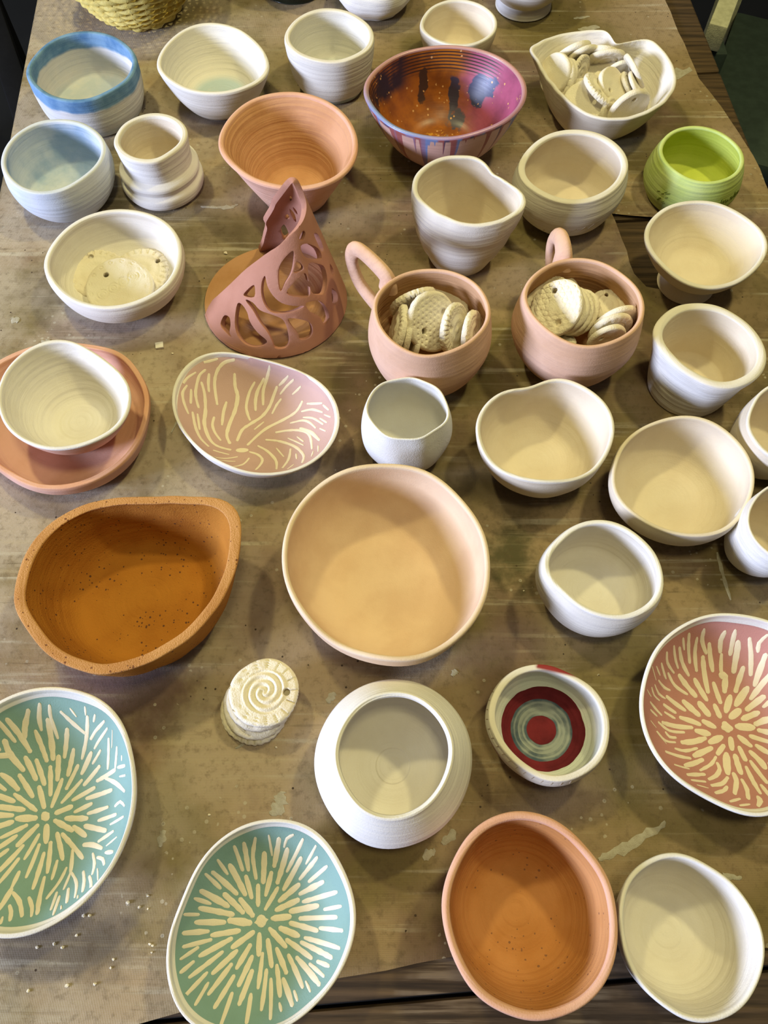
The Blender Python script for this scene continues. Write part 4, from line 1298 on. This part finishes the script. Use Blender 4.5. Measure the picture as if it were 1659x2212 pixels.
# ------------------------------------------------------------------ clay buttons
def button_mesh(style, dia, th=.006, holes=((.55, 200),), seed=0, ell=1.0):
    """wobbly pierced disc; holes are (radius fraction, angle) with the first one cut right through"""
    rnd = random.Random(seed); R = dia / 2; n, rows = (144, 52) if style in ('dots', 'honey', 'stamps', 'spiral', 'scallop') else (84, 26)
    ph0 = [rnd.uniform(0, 6.28) for _ in range(4)]
    def out(a):
        s = 1 + .02 * math.sin(2 * a + ph0[0]) + .015 * math.sin(3 * a + ph0[1]) + .008 * math.sin(5 * a + ph0[2])
        if style == 'scallop': s += .022 * math.cos(22 * a)
        if style == 'notch': s += .010 * math.cos(30 * a)
        return R * s
    hr = .0026 if dia > .04 else .0021
    hx, hy = holes[0][0] * R * math.cos(math.radians(holes[0][1])), holes[0][0] * R * math.sin(math.radians(holes[0][1]))
    pits = [(f * R * math.cos(math.radians(a)), f * R * math.sin(math.radians(a))) for f, a in holes[1:]]
    dots = []
    if style == 'dots':
        for i in range(-6, 7):
            for j in range(-6, 7):
                x = (i + .5 * (j % 2)) * R * .19 + rnd.uniform(-.0004, .0004); y = j * R * .165 + rnd.uniform(-.0004, .0004)
                if math.hypot(x, y) < R * .86: dots.append((x, y))
    if style == 'honey':
        for i in range(-6, 7):
            for j in range(-6, 7):
                x = (i + .5 * (j % 2)) * R * .24; y = j * R * .21
                if R * .25 < math.hypot(x, y) < R * .9: dots.append((x, y))
    if style == 'stamps':
        ang = math.radians(38)
        for k in (-.56, -.19, .17, .52): dots.append((k * R * math.cos(ang), k * R * math.sin(ang)))
    def relief(x, y):
        r = math.hypot(x, y); a = math.atan2(y, x); z = .0005 * noise.noise(Vector((x * 130, y * 130, seed)))
        e = r / out(a)
        if style == 'dots':
            for dx, dy in dots: z -= .0011 * math.exp(-((x - dx) ** 2 + (y - dy) ** 2) / (.0008 ** 2))
        elif style == 'honey':
            for dx, dy in dots:
                d = math.hypot(x - dx, y - dy); z -= .0008 * math.exp(-((d - R * .10) / .0005) ** 2)
        elif style == 'stamps':
            for dx, dy in dots:
                d = math.hypot(x - dx, y - dy)
                if d < R * .2: z -= .0011 * (.5 + .5 * math.cos(d / (R * .2) * PI * 5))
            for k in range(16):
                b = k * PI / 8; d = math.hypot(x - .86 * R * math.cos(b), y - .86 * R * math.sin(b)); z -= .0008 * math.exp(-((d - .0017) / .0005) ** 2)
        elif style == 'spiral':
            if e < .64: z += .0008 * math.cos(r / (R * .64) * 2 * PI * 3.0 - 2 * a) * min(1, r / (R * .1))
            if .72 < e < .98: z -= .0016 * max(0, math.cos(17 * a + .6 * math.sin(3 * a))) ** 26
        elif style in ('notch', 'scallop'):
            if e > .72: z -= .0016 * max(0, math.cos((30 if style == 'notch' else 22) * a)) ** 4
            z += .0005 * math.cos(e * 16) * (e < .7)
        elif style == 'ring':
            z -= .0009 * math.exp(-((e - .62) / .05) ** 2) + .0007 * math.exp(-((e - .3) / .05) ** 2)
            if e > .7: z -= .0006 * max(0, math.cos(18 * a)) ** 4
        for px_, py_ in pits:
            d = math.hypot(x - px_, y - py_); z -= (th * .8) / (1 + math.exp((d - hr * .95) / .00025))
        if e > .9: z -= .0016 * ((e - .9) / .1) ** 2
        return z
    vs = []; fs = []
    prof = []
    for k in range(n):
        b = 2 * PI * k / n; d = Vector((math.cos(b), math.sin(b)))
        # distance from hole centre to the outline along d
        lo, hi = 0, 2.2 * R
        for _ in range(26):
            m_ = (lo + hi) / 2; x, y = hx + d.x * m_, hy + d.y * m_
            if math.hypot(x, y) < out(math.atan2(y, x)): lo = m_
            else: hi = m_
        prof.append((d, lo))
    layers = []
    top = [(0, -.0006)] + [(((i + 1) / rows) ** .95, 0) for i in range(rows)]
    for f, dz in top:
        row = []
        for d, L in prof:
            q = hr * 1.0 + (L - hr) * f; x, y = hx + d.x * q, hy + d.y * q
            row.append((x * ell, y, th / 2 + relief(x, y) + dz))
        layers.append(row)
    for f, z in ((1.008, -.1), (1.008, -.32), (.985, -.46), (.93, -.5), (.5, -.5), (0, -.5)):
        row = []
        for k, (d, L) in enumerate(prof):
            q = hr + (L - hr) * f; x, y = hx + d.x * q, hy + d.y * q
            g = (1 - .016 * max(0, math.cos(k * PI * 2 / n * 24)) ) if style in ('notch', 'spiral', 'dots') and f > .95 else 1
            row.append((x * g * ell, y * g, z * th))
        layers.append(row)
    for row in layers: vs += row
    m_ = len(layers)
    for i in range(m_):
        j = (i + 1) % m_
        for k in range(n):
            k2 = (k + 1) % n; fs.append([i * n + k, i * n + k2, j * n + k2, j * n + k])
    me = bpy.data.meshes.new('clay_button_' + style)
    me.from_pydata(vs, [], fs); me.materials.append(M['token'])
    me.polygons.foreach_set('use_smooth', [True] * len(me.polygons)); me.update()
    bm = bmesh.new(); bm.from_mesh(me); bmesh.ops.recalc_face_normals(bm, faces=bm.faces); bm.to_mesh(me); bm.free()
    return me


BM = {'plain': button_mesh('plain', .040, .0052, ((.62, 250),), 1), 'plain2': button_mesh('plain', .037, .005, ((.6, 80),), 2, .92),
      'ring': button_mesh('ring', .038, .005, ((.62, 30),), 3), 'notch': button_mesh('notch', .044, .006, ((.55, 100),), 4),
      'dots': button_mesh('dots', .050, .0062, ((.50, 185), (.50, 5)), 5), 'honey': button_mesh('honey', .047, .0052, ((.62, 100), (.62, 282)), 6),
      'spiral': button_mesh('spiral', .050, .0072, ((.66, -45),), 7), 'scallop': button_mesh('scallop', .056, .005, ((.7, 140),), 8),
      'stamps': button_mesh('stamps', .064, .0056, ((.55, 140),), 9), 'stack': button_mesh('notch', .050, .0070, ((.6, 60),), 11),
      'stack2': button_mesh('notch', .048, .0070, ((.6, 200),), 12)}


def button(style, pos, normal, spin, label, group, s=1.0):
    o = bpy.data.objects.new('clay_button', BM[style]); COL.objects.link(o)
    q = Vector(normal).normalized().to_track_quat('Z', 'Y')
    o.rotation_euler = (q.to_matrix() @ Matrix.Rotation(math.radians(spin), 3, 'Z')).to_euler()
    o.location = [c / 1000 for c in pos]; o.scale = (s, s, s)
    return tag(o, label, 'button', group)


GL = 'clay buttons heaped in the leaf-shaped bowl'
GM = 'clay buttons in the left mug'
GR = 'clay buttons in the right mug'
button('plain', (185, 800, 42), (-0.81, -0.41, 0.43), 0, 'plain pierced button leaning at the left end of the leaf bowl', GL, 1.05)
button('ring', (192, 798, 38), (-0.89, -0.28, 0.37), 10, 'button tucked right behind the leftmost button of the leaf bowl', GL, 1.1)
button('plain2', (199, 802, 34), (-0.94, -0.19, 0.28), 40, 'third button of the leaning row at the left of the leaf bowl', GL, 1.1)
button('notch', (214, 808, 38), (0.77, -0.62, 0.15), 20, 'notched button standing in the middle left of the leaf bowl', GL, 0.8)
button('plain2', (207, 832, 42), (0.33, -0.79, -0.51), 20, 'rearmost button against the back left wall of the leaf bowl', GL, 1.25)
button('plain', (216, 827, 42), (0.35, -0.82, -0.46), 70, 'button leaning on the rearmost one at the back left of the leaf bowl', GL, 1.0)
button('plain2', (239, 833, 42), (-0.10, -0.77, -0.63), 10, 'upper of two buttons at the back centre of the leaf bowl', GL, 1.1)
button('ring', (243, 826, 40), (0.06, -0.86, -0.51), 200, 'lower pierced button of the pair at the back centre of the leaf bowl', GL, 1.1)
button('plain', (215, 762, 37), (-0.27, -0.44, 0.86), 150, 'large flat button with a round hole at the front left of the leaf bowl', GL, 1.15)
button('ring', (207, 775, 32), (-0.46, -0.27, 0.84), 30, 'flat button half hidden under the front left one in the leaf bowl', GL, 1.15)
button('notch', (230, 768, 46), (0.52, 0.06, 0.85), 50, 'notched button lying aslant across the middle of the leaf bowl', GL, 1.0)
button('plain2', (243, 775, 47), (0.53, -0.29, 0.80), 100, 'bright-edged button on top of the slanting pair in the leaf bowl', GL, 1.1)
button('ring', (264, 785, 39), (0.73, -0.04, 0.68), 40, 'left of two upright slanting buttons at the right of the leaf bowl', GL, 0.8)
button('plain', (272, 784, 40), (0.74, -0.03, 0.68), 90, 'right of two upright slanting buttons at the right of the leaf bowl', GL, 0.8)
button('plain', (270, 801, 44), (-0.82, -0.24, -0.53), 10, 'button leaning edge-on against the right wall of the leaf bowl', GL, 1.0)
button('plain', (258, 747, 40), (0.37, -0.92, -0.15), 200, 'smooth button leaning at the front right of the leaf bowl', GL, 1.15)
button('plain2', (238, 752, 33), (0.77, -0.64, 0.08), 40, 'dark shaded button wedged at the front of the leaf bowl', GL, 0.8)
button('plain2', (257, 810, 36), (0.27, -0.94, -0.23), 60, 'button peeping out under the right wall of the leaf bowl', GL, 0.9)
button('plain', (235, 819, 33), (-0.17, -0.22, 0.96), 120, 'flat button lying deep in the middle of the leaf bowl', GL, 1.1)
button('notch', (26, 473, 54), (0.37, -0.88, -0.30), 0, 'ridged button leaning against the back wall of the left mug', GM, 1.0)
button('dots', (42, 448, 58), (0.55, -0.57, 0.61), 0, 'large dotted button with two holes in the left mug', GM, 1.04)
button('notch', (61, 439, 59), (0.83, -0.41, 0.36), 30, 'ridged button standing in front of the dotted one in the left mug', GM, 1.0)
button('notch', (76, 437, 55), (0.91, -0.35, 0.23), 90, 'rightmost button standing edge-on in the left mug', GM, 0.95)
button('notch', (12, 446, 50), (-0.96, 0.03, 0.29), 0, 'leftmost button standing edge-on in the left mug', GM, 1.0)
button('notch', (19, 441, 48), (-0.98, 0.06, 0.20), 60, 'second edge-on button from the left in the left mug', GM, 0.9)
button('plain2', (27, 437, 42), (-0.97, 0.03, 0.23), 20, 'third edge-on button from the left, low in the left mug', GM, 0.9)
button('scallop', (54, 473, 50), (0.15, -0.10, 0.98), 50, 'fringed button half hidden behind the dotted one in the left mug', GM, 0.78)
button('honey', (149, 457, 66), (-0.57, -0.23, 0.79), 55, 'pale two-holed honeycomb button on top in the right mug', GR, 1.05)
button('plain', (157, 460, 60), (-0.55, -0.20, 0.81), 0, 'first button under the honeycomb one in the right mug', GR, 1.12)
button('notch', (163, 463, 54.5), (-0.52, -0.18, 0.84), 0, 'second button under the honeycomb one in the right mug', GR, 1.02)
button('notch', (169, 466, 49), (-0.51, -0.17, 0.84), 90, 'lowest button of the fanned stack in the right mug', GR, 1.02)
button('notch', (143, 482, 56), (-0.45, 0.25, 0.85), 0, 'tilted button at the far left wall of the right mug', GR, 0.95)
button('plain2', (157, 494, 50), (-0.25, 0.33, 0.91), 40, 'small button beside the tilted one at the back of the right mug', GR, 0.95)
button('ring', (200, 473, 50), (0.08, -0.16, 0.98), 40, 'small button at the back right of the right mug', GR, 0.85)
button('plain', (202, 451, 54), (0.31, -0.95, -0.06), 0, 'rear of three buttons leaning at the right of the right mug', GR, 1.0)
button('ring', (197, 443, 54), (0.31, -0.95, -0.06), 150, 'middle of three buttons leaning at the right of the right mug', GR, 1.05)
button('plain2', (193, 434, 53), (0.30, -0.95, -0.09), 60, 'front of three buttons leaning at the right of the right mug', GR, 1.0)
button('notch', (150, 443, 44), (0.24, 0.43, 0.87), 60, 'ridged button low at the front left of the right mug', GR, 0.9)
button('scallop', (-281, 548, 11), (-.03, -.04, 1), 10, 'scalloped disc at the back left in the low white bowl', 'stamped discs in the low bowl')
button('scallop', (-238, 549, 11), (.05, -.03, 1), 200, 'scalloped disc at the back right in the low white bowl', 'stamped discs in the low bowl')
button('stamps', (-253, 524, 18), (0, -.10, 1), 0, 'large disc with four ring stamps on top in the low white bowl', 'stamped discs in the low bowl')
GT = 'stacked buttons on the canvas'
button('stack', (-97.5, 125, 3.2), (0, 0, 1), 10, 'bottom button of the stack between the orange bowl and the squat jar', GT)
button('stack2', (-95.5, 126.5, 10.2), (.02, 0, 1), 100, 'second button from the bottom of the spiral-topped stack', GT)
button('stack', (-91.5, 131, 17.3), (0, .02, 1), 200, 'third button from the bottom of the spiral-topped stack', GT, .97)
button('spiral', (-87.5, 133.5, 24.6), (.03, -.03, 1), 0, 'spiral-stamped top button of the stack beside the orange bowl', GT)


# ------------------------------------------------------------------ wicker basket
t = empty('wicker_basket', (-.300, .985, 0), 'yellow woven wicker basket at the far left, cut by the top edge of the frame', 'basket')
NS = 26
def bas_r(z): return .043 + .044 * min(1, z / .066) ** .8
for i in range(13):
    z = .003 + i * .0048; R = bas_r(z); path = []
    for k in range(NS * 6):
        a = 2 * PI * k / (NS * 6)
        path.append(((R + .0022 * math.cos(NS / 2 * a * 1.0 + PI * (i % 2))) * math.cos(a), (R + .0022 * math.cos(NS / 2 * a + PI * (i % 2))) * math.sin(a), z + .0009 * math.sin(NS / 2 * a + PI * (i % 2))))
    vs, fs = tube_data(path, (.0030, .0018), 6, True); link('weaver', vs, fs, M['yellow'], t)
for k in range(NS):
    a = 2 * PI * (k + .0) / NS
    path = [(bas_r(z) * math.cos(a), bas_r(z) * math.sin(a), z) for z in (.0022, .015, .03, .045, .06, .066)]
    vs, fs = tube_data(path, .0015, 6); link('stake', vs, fs, M['yellow'], t)
path = [((bas_r(.068) + .001) * math.cos(2 * PI * k / 96), (bas_r(.068) + .001) * math.sin(2 * PI * k / 96), .068) for k in range(96)]
vs, fs = tube_data(path, (.005, .004), 8, True); link('rim_band', vs, fs, M['yellow'], t)
vs, fs = lathe([(.0005, .0015), (.042, .0015), (.0425, .003), (.0005, .004)], 48); link('base', vs, fs, M['yellow'], t)

# ------------------------------------------------------------------ clay crumbs and chips on the canvas
def crumb(x, y, s, seed, label, group=None, flat=.55):
    r_ = random.Random(seed); bm = bmesh.new(); bmesh.ops.create_icosphere(bm, subdivisions=1, radius=1)
    for v in bm.verts:
        k = r_.uniform(.7, 1.15); v.co = Vector((v.co.x * k * s, v.co.y * k * s * r_.uniform(.7, 1), v.co.z * k * s * flat))
    zm = min(v.co.z for v in bm.verts)
    vs = [v.co - Vector((0, 0, zm)) for v in bm.verts]; bm.verts.index_update(); fs = [[v.index for v in f.verts] for f in bm.faces]; bm.free()
    o = link('clay_crumb', vs, fs, M['token'], None, (x, y, hz(x, y) - .0004), sharp=20); return tag(o, label, 'crumb', group)


GC = 'clay crumbs between the teal plates'
for i, (x, y, s) in enumerate([(-221, 33, 9), (-228, 31, 7), (-231, 29, 9), (-175, -4, 10), (-167, -7, 7), (-161, -8, 5), (-190, -52, 8), (-208, -53, 9), (-233, -56, 8), (-180, -38, 6), (-181, -43, 6),
                               (-204, -12, 9), (-200, -12, 8), (-207, -24, 7), (-215, -31, 9), (-221, -29, 8), (-232, -31, 8), (-157, -29, 7), (-155, -30, 6), (-155, -34, 5), (-162, 0, 6)]):
    if i < 3: continue
    crumb(x / 1000, y / 1000, s * .00017, 50 + i, 'tiny clay crumb scattered on the canvas between the two teal plates', GC)
for x, y, s, lb in ((-160, 584, 10, 'small pale clay crumb left of the pierced sculpture'), (-90, 163, 6, 'tiny crumb just above the stack of spiral buttons'),
                    (-80, 99, 5, 'tiny crumb just below the stack of spiral buttons'), (-125, 52, 5, 'tiny crumb above the front teal plate, left of the squat jar'),
                    (113, 222, 4, 'tiny crumb between the big tan bowl and the thick white bowl'), (-199, 459, 6, 'tiny clay crumb just left of the lilac plate')):
    crumb(x / 1000, y / 1000, s * .00022, x + 900, lb)
vs, fs = box_data(.0075, .0068, .0022, .0004, (0, 0, .0011))
o = tag(link('clay_chip', [Matrix.Rotation(.2, 3, 'Z') @ v for v in vs], fs, M['white_bright'], None, (-.2125, .468, hz(-.2125, .468) - .0003)), 'small square white clay chip on the canvas above the lilac plate', 'chip')
